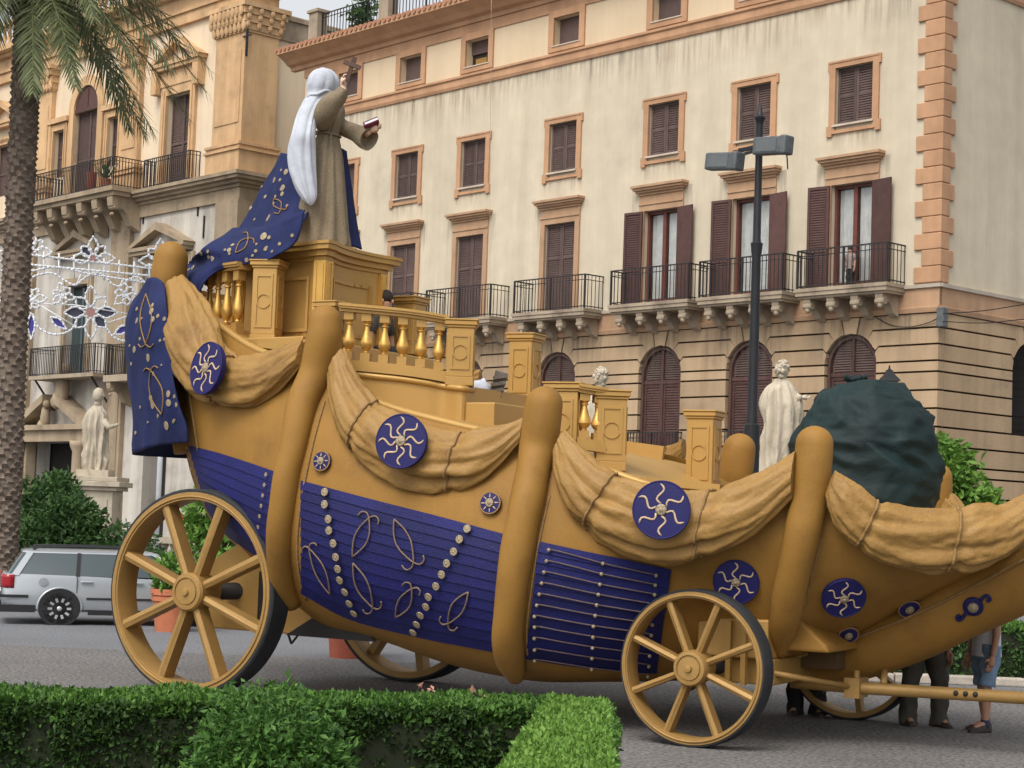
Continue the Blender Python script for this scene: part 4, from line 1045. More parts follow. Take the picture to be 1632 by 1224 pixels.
# ---- chassis
zb_ = P(450, 1010, .75).z; ua = P(330, 960, .75).x; ub = P(590, 1005, .75).x
b = B(); um = UR
b.prism([(ua, zb_), (ub, zb_), (ub - .25, zb_ + .35), (um + 1.0, zb_ + .6), (um + .75, zb_ + 1.15), (um + .35, zb_ + 1.15), (ua, zb_ + .78)], .75, 2 * VC - .75, 'y'); o = b.obj('rear_chassis', 'gold_paint', car_); bevel(o, .02)
b = B(); b.box(ua + .75, ua + 1.0, .74, .76, zb_ + .1, zb_ + .7); b.prism([(ub - 1.15, zb_ - .01), (ub + .1, zb_ - .01), (ub - .2, zb_ + .2), (ub - .8, zb_ + .2)], .735, .75, 'y'); b.obj('painted_shadow', 'dark_metal', car_)  # thin dark plates stand in for shade on the chassis side
b = B(); b.bar((um + .75, .9, zb_ + .03), (um + .82, .9, zb_ - .12), .02, .02); b.bar((um + .82, .9, zb_ - .12), (um + .95, .9, zb_ + .03), .02, .02); b.obj('hook', 'dark_metal', car_)
b = B(); b.box(-.3, .62, .62, 2 * VC - .62, .6, .86); b.box(-.15, .6, .5, 2 * VC - .5, .86, 1.25); o = b.obj('front_chassis', 'gold_paint', car_); bevel(o, .02)
b = B(); b.box(.62, 1.0, 1.4, 2 * VC - 1.4, .74, .95); b.obj('turntable', 'dark_under', car_)
for x in (.18, .34): bb = B(); bb.box(x, x + .05, .44, .5, .6, 1.22); bb.obj('brace', 'gold_paint', car_)
b = B(); b.prism([(.45, 1.55), (.72, 1.58), (.85, 1.25), (1.12, 1.02), (1.15, .95), (.45, .95)], .72, 2 * VC - .72, 'y'); o = b.obj('hull_skirt', 'gold_cloth', car_); bevel(o, .03)
# ---- draw bar
q1 = P(1222, 1071, .6); q2 = P(1365, 1096, 1.5); q3 = P(1640, 1113, 1.75); q3 = q2 + (q3 - q2) * 1.6
t = B(); t.tube([q1, q2], .03, 10); t.tube([Vector((q1.x + .1, 2 * VC - q1.y, q1.z)), q2 + Vector((0, .12, 0))], .03, 10); t.obj('drawbar_arm', 'wheel_gold', car_, True)
t = B(); t.tube([q2 - (q3 - q2) * .25, q2, q3], [.045, .062, .062], 12); dbar = t.obj('drawbar', 'wheel_gold', car_, True)
b = B(); b.box(q2.x - .1, q2.x + .06, q2.y - .1, q2.y + .2, q2.z - .1, q2.z + .1); b.lathe([(.03, .1), (.03, .17), (.02, .18)], 8, q2); b.obj('coupling', 'wheel_gold', car_)
for k in range(3):
    p = q2 + (q3 - q2) * (.37 + .035 * k); b = B(); b.ball(p + Vector((0, -.055, .01)), .028, 8, 6); b.obj('bolt', 'dark_metal', dbar, True)
b = B(); b.tube([q2 + Vector((.25, .1, .05)), P(1410, 1062, 1.9)], .035, 8); b.obj('stay', 'wheel_gold', car_, True)

# ---- superstructure
def post(u, v, z0, z1, wv, ang=0.0, nm='post', parent=None, mirror=True, panels=True):
    out = []
    for mr in ((None, VC) if mirror else (None,)):
        b = B(); Rm = Matrix.Rotation(ang, 3, 'Z'); h = wv / 2
        def bx(hx, za, zb, hy=None):
            hy = hy or hx; o_ = len(b.v); b.box(-hx, hx, -hy, hy, za, zb)
            for i_ in range(o_, len(b.v)): p = Rm @ b.v[i_]; b.v[i_] = p + Vector((u, v, 0))
        bx(h * 1.06, z0, z0 + .1); bx(h, z0 + .1, z1 - .1); bx(h * 1.1, z1 - .1, z1 - .07); bx(h * 1.22, z1 - .07, z1 - .02); bx(h * 1.3, z1 - .02, z1)
        o = b.obj(nm, 'gold_paint', parent or car_, False, mr); bevel(o, .006, 1)
        if panels:
            for k in range(4):
                a = ang + k * PI / 2; Rk = Matrix.Rotation(a, 3, 'Z'); pb = B(); fy = -h - .012; za, zb = z0 + .18, z1 - .18; e = h * .72
                for x0, x1, c, d in ((-e, -e + .025, za, zb), (e - .025, e, za, zb), (-e + .025, e - .025, za, za + .025), (-e + .025, e - .025, zb - .025, zb)): pb.box(x0, x1, fy, -h + .001, c, d)
                pb.tube([(.55 * h * math.cos(t), fy + .006, (za + zb) / 2 + .55 * h * math.sin(t)) for t in [2 * PI * j / 20 for j in range(20)]], .009, 5, True)
                pb.v = [Rk @ p + Vector((u, v, 0)) for p in pb.v]
                pb.obj('panel_moulding', 'gold_paint', o, False, mr)
        out.append(o)
    return out
def baluster_bm(h):
    o_ = B(); s = h; o_.cur = 1
    o_.box(-.055, .055, -.055, .055, 0, .17 * s); o_.box(-.055, .055, -.055, .055, .84 * s, s); o_.cur = 0
    o_.lathe([(.03, .17 * s), (.034, .2 * s), (.026, .22 * s), (.05, .27 * s), (.072, .34 * s), (.07, .41 * s), (.05, .52 * s), (.03, .66 * s), (.026, .74 * s), (.042, .755 * s), (.042, .775 * s), (.028, .79 * s), (.04, .82 * s), (.05, .84 * s)], 14)
    return o_
def balustrade(pts, hgt, nb, nm, base_h=.12, far=False):
    """pts: polyline of rail top (local).  rail + base + balusters, near and mirrored"""
    c = crom(pts, 40); Ls = [0]
    for i in range(1, 40): Ls.append(Ls[-1] + (c[i] - c[i - 1]).length)
    res_ = []
    def at(t):
        s = t * Ls[-1]
        for i in range(1, 40):
            if Ls[i] >= s: k = (s - Ls[i - 1]) / (Ls[i] - Ls[i - 1]); return c[i - 1].lerp(c[i], k)
        return c[-1]
    def band(b, hw, za, zb):
        rows = []
        for i in range(40):
            T = c[min(i + 1, 39)] - c[max(i - 1, 0)]; T.z = 0; T.normalize(); Nn = Vector((T.y, -T.x, 0)); p = c[i]
            rows.append([p + Nn * hw + Vector((0, 0, za)), p + Nn * hw + Vector((0, 0, zb)), p - Nn * hw + Vector((0, 0, zb)), p - Nn * hw + Vector((0, 0, za))])
        b.grid(rows, True)
        for e in (0, -1): b.add(rows[e], [(0, 1, 2, 3)])
    for mr in ((None, VC) if far else (None,)):
        b = B(); band(b, .13, -.03, 0); band(b, .115, -.055, -.03); band(b, .08, -.09, -.055); root = b.obj(nm, 'gold_paint', car_, False, mr); soft(root, 30)
        b = B(); band(b, .1, -hgt, -hgt + base_h * .6); band(b, .085, -hgt + base_h * .6, -hgt + base_h); soft(b.obj('base_rail', 'gold_paint', root, False, mr), 30)
        bh = hgt - .09 - base_h; ln = baluster_bm(bh)
        for k in range(nb):
            p = at((k + .5) / nb) + Vector((0, 0, -hgt + base_h))
            if mr is not None: p = mir(p)
            i = int((k + .5) / nb * 39); T = c[min(i + 1, 39)] - c[max(i - 1, 0)]; a = math.atan2(T.y, T.x)
            if mr is not None: a = -a
            if k == 0 and mr is None: o1 = ln.obj('baluster', ['gold_leaf', 'gold_paint'], root, True); soft(o1, 35); q1_ = o1
            else:
                if k == 0 : pass
                o1 = q1_.copy(); COL.objects.link(o1); o1.parent = root
            for o in (o1,): o.location = p; o.rotation_euler = (0, 0, a)
        res_.append(root)
    return c
def drum(pts, zlo, nm, inset=.02, cap=.05):
    """curved riser wall under a balustrade down to zlo(list or value), closed to the centre"""
    c = crom(pts, 40)
    for mr in (None, VC):
        b = B(); rows = [[Vector((p.x, p.y, p.z)) for p in c], [Vector((p.x, p.y, zlo)) for p in c], ]
        b.grid(rows); b.add([Vector((p.x, p.y, p.z)) for p in c] + [Vector((c[-1].x, VC, c[-1].z)), Vector((c[0].x, VC, c[0].z))], [tuple(range(42))])
        b.add([c[-1], Vector((c[-1].x, VC, c[-1].z)), Vector((c[-1].x, VC, zlo)), Vector((c[-1].x, c[-1].y, zlo))], [(0, 1, 2, 3)])
        o = b.obj(nm, 'gold_paint', car_, False, mr); soft(o, 30)
        t = B(); t.tube([p + Vector((0, -.01, -.04)) for p in c], .035, 8); t.obj('moulding', 'gold_paint', o, True, mr)

# stern gallery
gz = P(423, 413, .9).z
gp = [P(330, 431, 1.35), P(360, 423, 1.1), P(392, 417, .95)]
balustrade([Vector((p.x, p.y, gz - .02)) for p in gp], .98, 4, 'stern_balustrade', far=True)
pg = P(420, 416, .95); post(pg.x, pg.y + .12, gz - 1.0, gz, .30, R(18), 'stern_post')
b = B(); zt = gz - .98
b.prism([(pg.x - 1.15, 1.15), (pg.x - .2, .62), (pg.x + .95, .5), (pg.x + .95, 2 * VC - .5), (pg.x - .2, 2 * VC - .62), (pg.x - 1.15, 2 * VC - 1.15)], zt - .9, zt - .0, 'z'); o = b.obj('stern_platform', 'gold_paint', car_); bevel(o, .015)
# statue pedestal with hollowed faces
pu1 = P(517, 400, 1.27).x; PW = 1.32; pcx = pu1 - PW / 2; ptz = P(517, 385, 1.27).z
def hollow(hw, dep, nseg=10):
    out = []
    for k in range(4):
        a = k * PI / 2; Rk = Matrix.Rotation(a, 2)
        for j in range(nseg):
            t = -1 + 2 * j / nseg
            if abs(t) > .82: y = hw
            else: y = hw - dep * (1 - (t / .82) ** 2)
            out.append(Rk @ Vector((-t * hw, y)))
    return [(p.x + pcx, p.y + VC) for p in out]
pz0 = zt - .3
b = B(); hw = PW / 2
b.prism(hollow(hw, .12), pz0, ptz - .22, 'z'); o = b.obj('pedestal', 'gold_paint', car_)
for e, za, zb in ((.03, ptz - .22, ptz - .17), (.08, ptz - .17, ptz - .1), (.14, ptz - .1, ptz - .04), (.16, ptz - .04, ptz)): bb = B(); bb.prism(hollow(hw + e, .12), za, zb - .002, 'z'); bb.obj('cornice', 'gold_paint', o)
for e, za, zb in ((.06, pz0 + .0, pz0 + .3), (.1, pz0 + .22, pz0 + .27)): bb = B(); bb.prism(hollow(hw + e, .12), za, zb, 'z'); bb.obj('plinth_moulding', 'gold_paint', o)
for sx in (-1, 1):
    for sy in (-1, 1):
        bb = B(); cx_, cy_ = pcx + sx * (hw - .05), VC + sy * (hw - .05); bb.box(cx_ - .085, cx_ + .085, cy_ - .085, cy_ + .085, pz0 + .31, ptz - .225)
        for k in (-.05, .05): bb.box(cx_ - .095, cx_ + .095, cy_ + k - .012, cy_ + k + .012, pz0 + .35, ptz - .25); bb.box(cx_ + k - .012, cx_ + k + .012, cy_ - .095, cy_ + .095, pz0 + .35, ptz - .25)
        bb.obj('corner_pilaster', 'gold_leaf', o)
# raised frame on the bow-facing and side faces
for k in range(4):
    Rk = Matrix.Rotation(k * PI / 2, 3, 'Z'); bb = B(); dd = hw - .05
    for a_, c_, d_, e_ in ((-.42, -.38, pz0 + .45, ptz - .4), (.38, .42, pz0 + .45, ptz - .4), (-.38, .38, pz0 + .45, pz0 + .49), (-.38, .38, ptz - .44, ptz - .4)):
        n_ = 6
        for j in range(n_):
            x0, x1 = lerp(a_, c_, j / n_), lerp(a_, c_, (j + 1) / n_); xm_ = (x0 + x1) / 2; yy = hw - .12 * (1 - (xm_ / (hw * .82)) ** 2); bb.box(x0, x1, yy - .02, yy + .025, d_, e_)
    bb.v = [Rk @ p + Vector((pcx, VC, 0)) for p in bb.v]; bb.obj('panel_frame', 'gold_paint', o)
# tier B: curved balustrade ahead of the pedestal
bpx = [((545, 484), .60), ((600, 489), .72), ((650, 494), .86), ((690, 500), 1.0), ((716, 505), 1.1)]
bpt = [P(x, y, v) for (x, y), v in bpx]
HB = P(560, 484, .62).z - P(560, 589, .62).z
balustrade(bpt, HB, 6, 'curved_balustrade')
pb0 = P(521, 481, .62); post(pb0.x, pb0.y + .1, pb0.z - HB, pb0.z + .01, .26, 0, 'balustrade_post', None, False); fp = P(655, 474, 3.3); post(fp.x, fp.y, fp.z - HB, fp.z, .3, 0, 'balustrade_post', None, False)
pb1 = P(733, 509, 1.12); pb1z = pb1.z; post(pb1.x - .02, pb1.y + .08, pb1z - HB, pb1z, .30, R(28), 'balustrade_post', None, False); fp = P(832, 531, 2.72); post(fp.x, fp.y + .1, P(832, 650, 2.72).z, fp.z, .30, R(4), 'far_post', None, False)
dpts = [pb0 + Vector((-.2, 0, -HB)), pb0 + Vector((.1, 0, -HB))] + [p + Vector((0, 0, -HB)) for p in bpt[1:]] + [pb1 + Vector((.12, .0, -HB)), pb1 + Vector((.1, .25, -HB))]
for p in dpts: p.y -= .06
zdr = P(740, 685, 1.3).z
drum(dpts, zdr, 'curved_tier')
b = B(); b.box(pb1.x - .2, P(842, 660, 1.9).x, 1.1, 2 * VC - 1.1, zdr - .25, P(800, 645, 1.5).z); o = b.obj('stair_tier', 'gold_paint', car_); bevel(o, .015)
# tier C: lower balustrade
pc0 = P(903, 609, .62); HC = P(903, 609, .62).z - P(903, 738, .62).z
cpt = [P(922, 612, .68), P(945, 616, .76), P(965, 619, .85)]
balustrade(cpt, HC * .8, 2, 'lower_balustrade')
post(pc0.x - .06, pc0.y + .14, pc0.z - HC, pc0.z, .34, R(10), 'balustrade_post', None, False)
pc1 = P(976, 622, .9); post(pc1.x - .03, pc1.y + .05, pc1.z - HC, pc1.z, .31, R(30), 'balustrade_post', None, False); fp = P(1118, 654, 2.9); post(fp.x, fp.y + .1, P(1118, 790, 2.9).z, fp.z, .32, R(4), 'far_post', None, False)
dpc = [pc0 + Vector((-.9, -.05, -HC)), pc0 + Vector((0, -.05, -HC))] + [p + Vector((0, -.05, -HC)) for p in cpt[1:]] + [pc1 + Vector((.15, .0, -HC)), pc1 + Vector((.12, .3, -HC))]
drum(dpc, P(1000, 800, 1.2).z, 'lower_tier')
# low gold ledge at the gunwale
for (xa, ya, va), (xb, yb, vb) in (((415, 549, .42), (500, 560, .35)), ((655, 664, .25), (842, 690, .2)), ((1003, 764, .35), (1150, 778, .35))):
    p, q = P(xa, ya, va), P(xb, yb, vb)
    for mr in (None, VC):
        b = B(); b.bar(p, q, .10, .07); b.bar(p + Vector((0, .05, -.12)), q + Vector((0, .05, -.12)), .06, .2); b.obj('ledge', 'gold_paint', car_, False, mr)
# ================================================================ draped figures
def W_(p): return A0 + CU * p.x + CV * p.y + Vector((0, 0, p.z))
def PW_(x, y, v): return W_(P(x, y, v))
XR, YD = Vector((1, 0, 0)), Vector((0, 1, 0))
def stack(secs, locate, fn, nf=9, amp=.07, seed=0.0, depth=.8, nr=60, nth=56, fall=None, ridge=0.0, swirl=.6, nfr=1.3, twist=0.0):
    """secs: (cx,y,hw) pixels -> closed stacked surface with vertical folds"""
    ctr = [locate(x, y) for x, y, h in secs]; hw = [h * (c - CAM).length / F for (x, y, h), c in zip(secs, ctr)]
    cc = crom(ctr, nr); hh = [max(.004, v.x) for v in crom([Vector((h, 0, 0)) for h in hw], nr)]
    rows = []
    for i in range(nr):
        t = i / (nr - 1); k = fall(t) if fall else min(1, t * 2.2); row = []
        for j in range(nth):
            th = 2 * PI * j / nth; c, s = math.cos(th), math.sin(th)
            nz = noise.noise(Vector((c * nfr + seed, s * nfr, t * 2.2))); n2 = noise.noise(Vector((c * 3.1 + seed, s * 3.1, t * 5 + 3)))
            fo = math.sin(nf * th + twist * t + swirl * math.sin(t * 5 + seed) * 2 + 3 * nz)
            r = 1 + k * (amp * fo + amp * 1.1 * nz + amp * .5 * n2 - ridge * abs(n2))
            row.append(cc[i] + XR * (c * hh[i] * r) + YD * (s * hh[i] * depth * r))
        rows.append(row)
    b = B(fn); b.grid(rows, True); b.add(rows[0], [tuple(range(nth))]); b.add(rows[-1], [tuple(range(nth))])
    return b
def hand_bm(b, wrist, dirv, palm_n, size, curl=.5):
    """palm with five fingers, added to builder b"""
    d = dirv.normalized(); nrm = (palm_n - d * palm_n.dot(d)).normalized(); sd_ = d.cross(nrm)
    L = size
    b.tube([wrist - d * L * .1, wrist + d * L * .12, wrist + d * L * .35, wrist + d * L * .52], [L * .15, L * .19, L * .24, L * .2], 8)
    for k, ln in enumerate((.40, .46, .42, .33)):
        o = wrist + d * L * .47 + sd_ * (k - 1.5) * L * .115; p1 = o + d * L * ln * .45; p2 = p1 + (d * (1 - curl) + nrm * curl).normalized() * L * ln * .35; p3 = p2 + (d * (1 - 1.6 * curl) + nrm * curl * 1.5).normalized() * L * ln * .25
        b.tube([o, p1, p2, p3], [L * .062, L * .06, L * .053, L * .04], 7)
    o = wrist + d * L * .16 - sd_ * L * .18; p1 = o + (d * .6 - sd_ * .8 + nrm * .3).normalized() * L * .2; p2 = p1 + (d * .8 + nrm * .6).normalized() * L * .2
    b.tube([o, p1, p2], [L * .08, L * .068, L * .045], 7)

# ---- saint statue on the pedestal
sb_ = W_(Vector((pcx, VC, ptz))); fs_ = lambda p: p - sb_
saint = empty('saint_statue', sb_); tag(saint, 'robed saint statue with white veil standing on the gold pedestal', 'statue')
SV = VC
robe = stack([(527, 160, 8), (528, 166, 18), (527, 180, 22), (525, 200, 20), (523, 214, 17), (522, 224, 19), (520, 250, 25), (518, 290, 30), (515, 330, 36), (512, 365, 41), (511, 388, 45), (511, 394, 43)], lambda x, y: PW_(x, y, SV), fs_, 10, .075, 1.7, .85, 80, 90, lambda t: .3 + .9 * t)
robe.obj('robe', 'robe_brown', saint, True)
wl = [(522 + 20.5 * math.cos(a), 216 + 3 * math.sin(a)) for a in [0]]
b = B(fs_); ctr = PW_(522, 215, SV); rr_ = 20.5 * (ctr - CAM).length / F; b.tube([ctr + XR * rr_ * math.cos(a) + YD * rr_ * .88 * math.sin(a) + Vector((0, 0, -.02 * math.cos(a))) for a in [2 * PI * k / 30 for k in range(30)]], .014, 6, True); b.tube([ctr + XR * .06 - YD * rr_ * .9, ctr + XR * .07 - YD * rr_ * .95 + Vector((0, 0, -.3)), ctr + XR * .08 - YD * rr_ * 1.05 + Vector((0, 0, -.7))], .012, 6); b.obj('cord_belt', 'robe_brown', saint, True)
def sleeve(pp, nm, flare):
    ctr = [PW_(x, y, v) for x, y, r, v in pp]; rad = [r * (c - CAM).length / F for (x, y, r, v), c in zip(pp, ctr)]
    cc = crom(ctr, 26); rr = [v.x for v in crom([Vector((r, 0, 0)) for r in rad], 26)]
    dd_ = (cc[-1] - cc[-2]).normalized(); cc += [cc[-1] - dd_ * .003, cc[-1] - dd_ * .09]; rr += [rr[-1] * .86, rr[-1] * .7]
    t = B(fs_); up0 = cc[:26]; t.tube(up0, rr[:26], 22); t.f.pop(); t.mi.pop(); n0_ = len(t.v); last = t.v[-22:]; c9 = cc[25]
    t.add([c9 + (p - c9) * 1.0 for p in last] + [c9 + (p - c9) * .85 for p in last] + [c9 + (p - c9) * .75 - dd_ * .1 for p in last], [(a * 22 + i, a * 22 + (i + 1) % 22, (a + 1) * 22 + (i + 1) % 22, (a + 1) * 22 + i) for a in range(2) for i in range(22)] + [tuple(range(44, 66))])
    t.v = [p + Vector((noise.noise(p * 5), noise.noise(p * 5 + Vector((9, 0, 0))), noise.noise(p * 4 + Vector((0, 7, 0))))) * .03 for p in t.v]
    return t.obj(nm, 'robe_brown', saint, True)
sleeve([(514, 196, 15, SV - .15), (517, 180, 17, SV - .28), (527, 166, 16, SV - .32), (540, 154, 12, SV - .3), (548, 142, 8, SV - .3)], 'sleeve', 0)
sleeve([(534, 190, 12, SV + .1), (546, 203, 11.5, SV + .15), (562, 211, 12.5, SV + .18), (577, 217, 15.5, SV + .15), (588, 221, 18, SV + .12)], 'sleeve', 0)
h1 = PW_(547, 138, SV - .3); b = B(fs_); hand_bm(b, h1, Vector((.12, 0, 1)), Vector((1, -.2, 0)), .21, .75); b.tube([PW_(546, 148, SV - .3), h1], [.05, .04], 8); b.obj('hand', 'plaster_skin', saint, True)
h2 = PW_(590, 208, SV + .12); b = B(fs_); hand_bm(b, h2, Vector((1, -.1, .35)), Vector((-.2, 0, 1)), .2, .7); b.tube([PW_(582, 213, SV + .12), h2], [.05, .04], 8); b.obj('hand', 'plaster_skin', saint, True)
hd = stack([(519, 109, 3), (519, 113, 12), (519, 120, 18), (520, 130, 21), (519, 142, 20), (517, 150, 17), (519, 160, 16)], lambda x, y: PW_(x, y, SV), fs_, 14, .02, .4, .95, 30, 40)
hd.obj('veiled_head', 'veil_white', saint, True)
vl = stack([(515, 108, 3), (514, 114, 15), (513, 124, 21), (511, 138, 22), (508, 151, 18.5), (499, 164, 17), (489, 186, 17), (483, 215, 19), (480, 240, 22), (481, 268, 21.5), (486, 295, 18), (491, 312, 13), (494, 322, 7), (495, 327, 2)], lambda x, y: PW_(x, y, SV - .12 - .32 * min(1, max(0, (y - 150) / 60))), fs_, 7, .085, 5.2, .8, 90, 110, lambda t: .15 + 1.1 * t * (1 - max(0, t - .85) * 5), .04, .9)
vl.obj('veil', 'veil_white', saint, True)
b = B(fs_); vc_ = PW_(508, 152, SV - .13); vr_ = 19.5 * (vc_ - CAM).length / F; b.tube([vc_ + XR * vr_ * math.cos(a) + YD * vr_ * .82 * math.sin(a) + Vector((0, 0, .05 * math.cos(a) + .012 * math.sin(5 * a))) for a in [2 * PI * k / 40 for k in range(40)]], .02, 8, True); b.obj('veil_band', 'veil_white', saint, True)
# crucifix and book, held
cb_ = PW_(553, 132, SV - .28); cx_ = B(lambda p: p - cb_); ca_, cz_ = PW_(552, 130, SV - .3), PW_(566, 91, SV - .3)
cx_.bar(ca_, cz_, .05, .04, (0, 1, 0)); m_ = ca_.lerp(cz_, .68); dv = (cz_ - ca_).normalized(); sdv = Vector((dv.z, 0, -dv.x)); cx_.bar(m_ - sdv * .11 - Vector((0, .004, 0)), m_ + sdv * .11 - Vector((0, .004, 0)), .05, .044, (0, 1, 0))
o = cx_.obj('crucifix', 'cross_brown'); o.location = cb_; tag(o, 'small dark wooden cross held up in the saint statue\'s raised hand', 'cross')
bk = PW_(596, 201, SV + .1); b = B()
b.box(-.095, .095, -.07, .07, .0, .012); b.box(-.095, .095, -.07, .07, .045, .057); b.box(-.095, -.085, -.07, .07, .012, .045); bo_ = b.obj('book', 'book_red'); bo_.location = bk - Vector((.02, 0, .0)); bo_.rotation_euler = (R(-28), R(-26), R(10)); tag(bo_, 'dark red book resting on the saint statue\'s outstretched hand', 'book')
b = B(); b.box(-.083, .09, -.065, .065, .0122, .0448); b.obj('pages', 'cloth_white', bo_)

# ---- blue mantle: cape, train and hanging cloth at the stern
mb = W_(Vector((pcx, VC, ptz))); fm_ = lambda p: p - mb
mantle = empty('blue_mantle', mb); tag(mantle, 'long blue mantle with coins trailing from the saint statue over the stern', 'mantle')
MV, MF = [], []
def cloth(rows_px, nm, amp=.05, fr=2.6, seed=0, nu=34, nv=40, extra=None):
    ctl = [[P(x, y, v) for x, y, v in r] for r in rows_px]
    if extra: ctl = [extra(r) for r in ctl]
    rr = [crom(r, nu) for r in ctl]; colz = [crom([r[i] for r in rr], nv) for i in range(nu)]
    rows = [[colz[i][j] for i in range(nu)] for j in range(nv)]
    for j in range(nv):
        for i in range(nu):
            p = rows[j][i]; q1 = noise.noise(Vector((p.x * fr, p.y * fr, p.z * fr * .35 + seed))); q2 = noise.noise(p * 5 + Vector((seed, 0, 0)))
            rows[j][i] = p + Vector((q2 * .3, -1, q1 * .25)) * (amp * (1 - 2 * abs(q1)) + amp * .4 * q2)
    b = B(lambda p: fm_(W_(p))); b.grid(rows); o = b.obj(nm, 'mantle_blue', mantle, True)
    so2 = o.modifiers.new('thick', 'SOLIDIFY'); so2.thickness = .02
    o_ = len(MV); MV.extend(tuple(p) for r in rows for p in r); MF.extend(tuple(i + o_ for i in f) for f in b.f)
    return o
def wrap(r):
    a = r[0]; return [Vector((a.x - .05, 2 * VC - a.y, a.z)), Vector((a.x - .3, VC, a.z))] + r
hang = cloth([[(243, 450, .9), (250, 443, .6), (262, 452, .5)], [(214, 488, 1.0), (240, 490, .45), (270, 492, .3)], [(203, 530, 1.05), (236, 540, .38), (274, 560, .22)], [(208, 600, 1.05), (245, 610, .38), (288, 638, .2)], [(216, 660, 1.05), (255, 665, .42), (300, 676, .2)], [(216, 724, 1.05), (258, 710, .48), (305, 704, .25)]], 'stern_hanging', .045, 2.6, 3, 60, 44, wrap)
cape = cloth([[(452, 246, 2.25), (470, 246, 1.95), (505, 244, 1.9)], [(429, 285, 2.35), (458, 290, 1.95), (497, 300, 1.85)], [(406, 332, 2.4), (447, 335, 1.9), (494, 336, 1.75)], [(372, 382, 2.4), (430, 378, 1.7), (487, 354, 1.45)]], 'cape', .05, 2.2, 8)
train = cloth([[(376, 366, 1.5), (430, 362, 1.1), (489, 335, 1.0)], [(345, 386, 1.2), (408, 388, .98), (474, 384, .98)], [(318, 403, 1.15), (372, 406, .95), (432, 414, .92)], [(300, 422, 1.9), (330, 428, 1.1), (352, 432, 1.0)], [(294, 436, 1.8), (306, 450, 1.1), (322, 462, 1.0)], [(290, 460, 1.8), (310, 490, 1.15), (326, 496, 1.05)]], 'train', .045, 2.4, 21)
cloth([[(526, 232, 2.25), (542, 236, 2.3), (553, 242, 2.4)], [(528, 290, 2.25), (547, 295, 2.3), (561, 300, 2.45)], [(530, 350, 2.25), (554, 352, 2.3), (569, 356, 2.45)], [(534, 388, 2.2), (562, 393, 2.3), (576, 398, 2.45)]], 'cape', .03, 2.5, 14)
MBVH = BVHTree.FromPolygons(MV, MF)
mcoin = coin.obj('coin', 'coin', mantle, True); mcoin.name = 'coin'; first = True
def mput(x, y, r):
    global first
    h, nn = hit(x, y, MBVH, .02)
    if h is None: return
    o = mcoin if first else dup(mcoin, mantle); first = False
    o.location = fm_(W_(h)); o.rotation_mode = 'QUATERNION'; wn = CU * nn.x + CV * nn.y + Vector((0, 0, nn.z)); o.rotation_quaternion = wn.to_track_quat('Z', 'Y'); s = r * (h - CAML).length / F / .05; o.scale = (s, s, .6)
for x, y, r in [(244, 497, 5.5), (246, 510, 5), (217, 557, 5.5), (239, 570, 6.5), (280, 605, 6.5), (243, 634, 5), (246, 646, 5.5), (271, 628, 5.5), (271, 642, 5.5), (284, 645, 4), (268, 678, 7), (219, 690, 3), (280, 669, 2.5), (226, 540, 3), (212, 580, 3), (221, 512, 5),
                (430, 349, 6.5), (422, 378, 6.5), (440, 288, 5), (453, 300, 5), (452, 310, 4), (458, 275, 5), (367, 400, 4), (372, 393, 3.5), (310, 428, 4.5), (303, 432, 3.5), (340, 410, 2.5), (404, 408, 2.5), (447, 390, 3), (425, 398, 3.5), (436, 402, 2.5)] + [(rnd.uniform(208, 300), rnd.uniform(470, 715), rnd.uniform(1.8, 4)) for _ in range(26)] + [(rnd.uniform(310, 485), rnd.uniform(270, 415), rnd.uniform(1.8, 4)) for _ in range(40)]: mput(x, y, r)
def mcord(p0, p1, wdt):
    (x0, y0), (x1, y1) = p0, p1; dx, dy = x1 - x0, y1 - y0; l = math.hypot(dx, dy); nx, ny = -dy / l, dx / l
    for s in (-1, 1):
        pts = [(lerp(x0, x1, t) + nx * s * wdt * math.sin(PI * t), lerp(y0, y1, t) + ny * s * wdt * math.sin(PI * t)) for t in [k / 6 for k in range(7)]]
        e = pts[-1]; pts += [(e[0] - s * nx * 7 + dx / l * 5, e[1] - s * ny * 7 + dy / l * 5), (e[0] - s * nx * 12, e[1] - s * ny * 12)]
        q = [hit(v.x, v.y, MBVH, .03)[0] for v in crom([Vector((a, b_, 0)) for a, b_ in pts], 22)]; q = [fm_(W_(h)) for h in q if h is not None]
        if len(q) > 4: t = B(); t.tube(q, .008, 6); t.obj('cord_ornament', 'rope', mantle, True)
mcord((236, 470), (236, 548), 9); mcord((261, 660), (244, 590), 10); mcord((378, 404), (398, 382), 6); mcord((440, 318), (450, 335), 6)

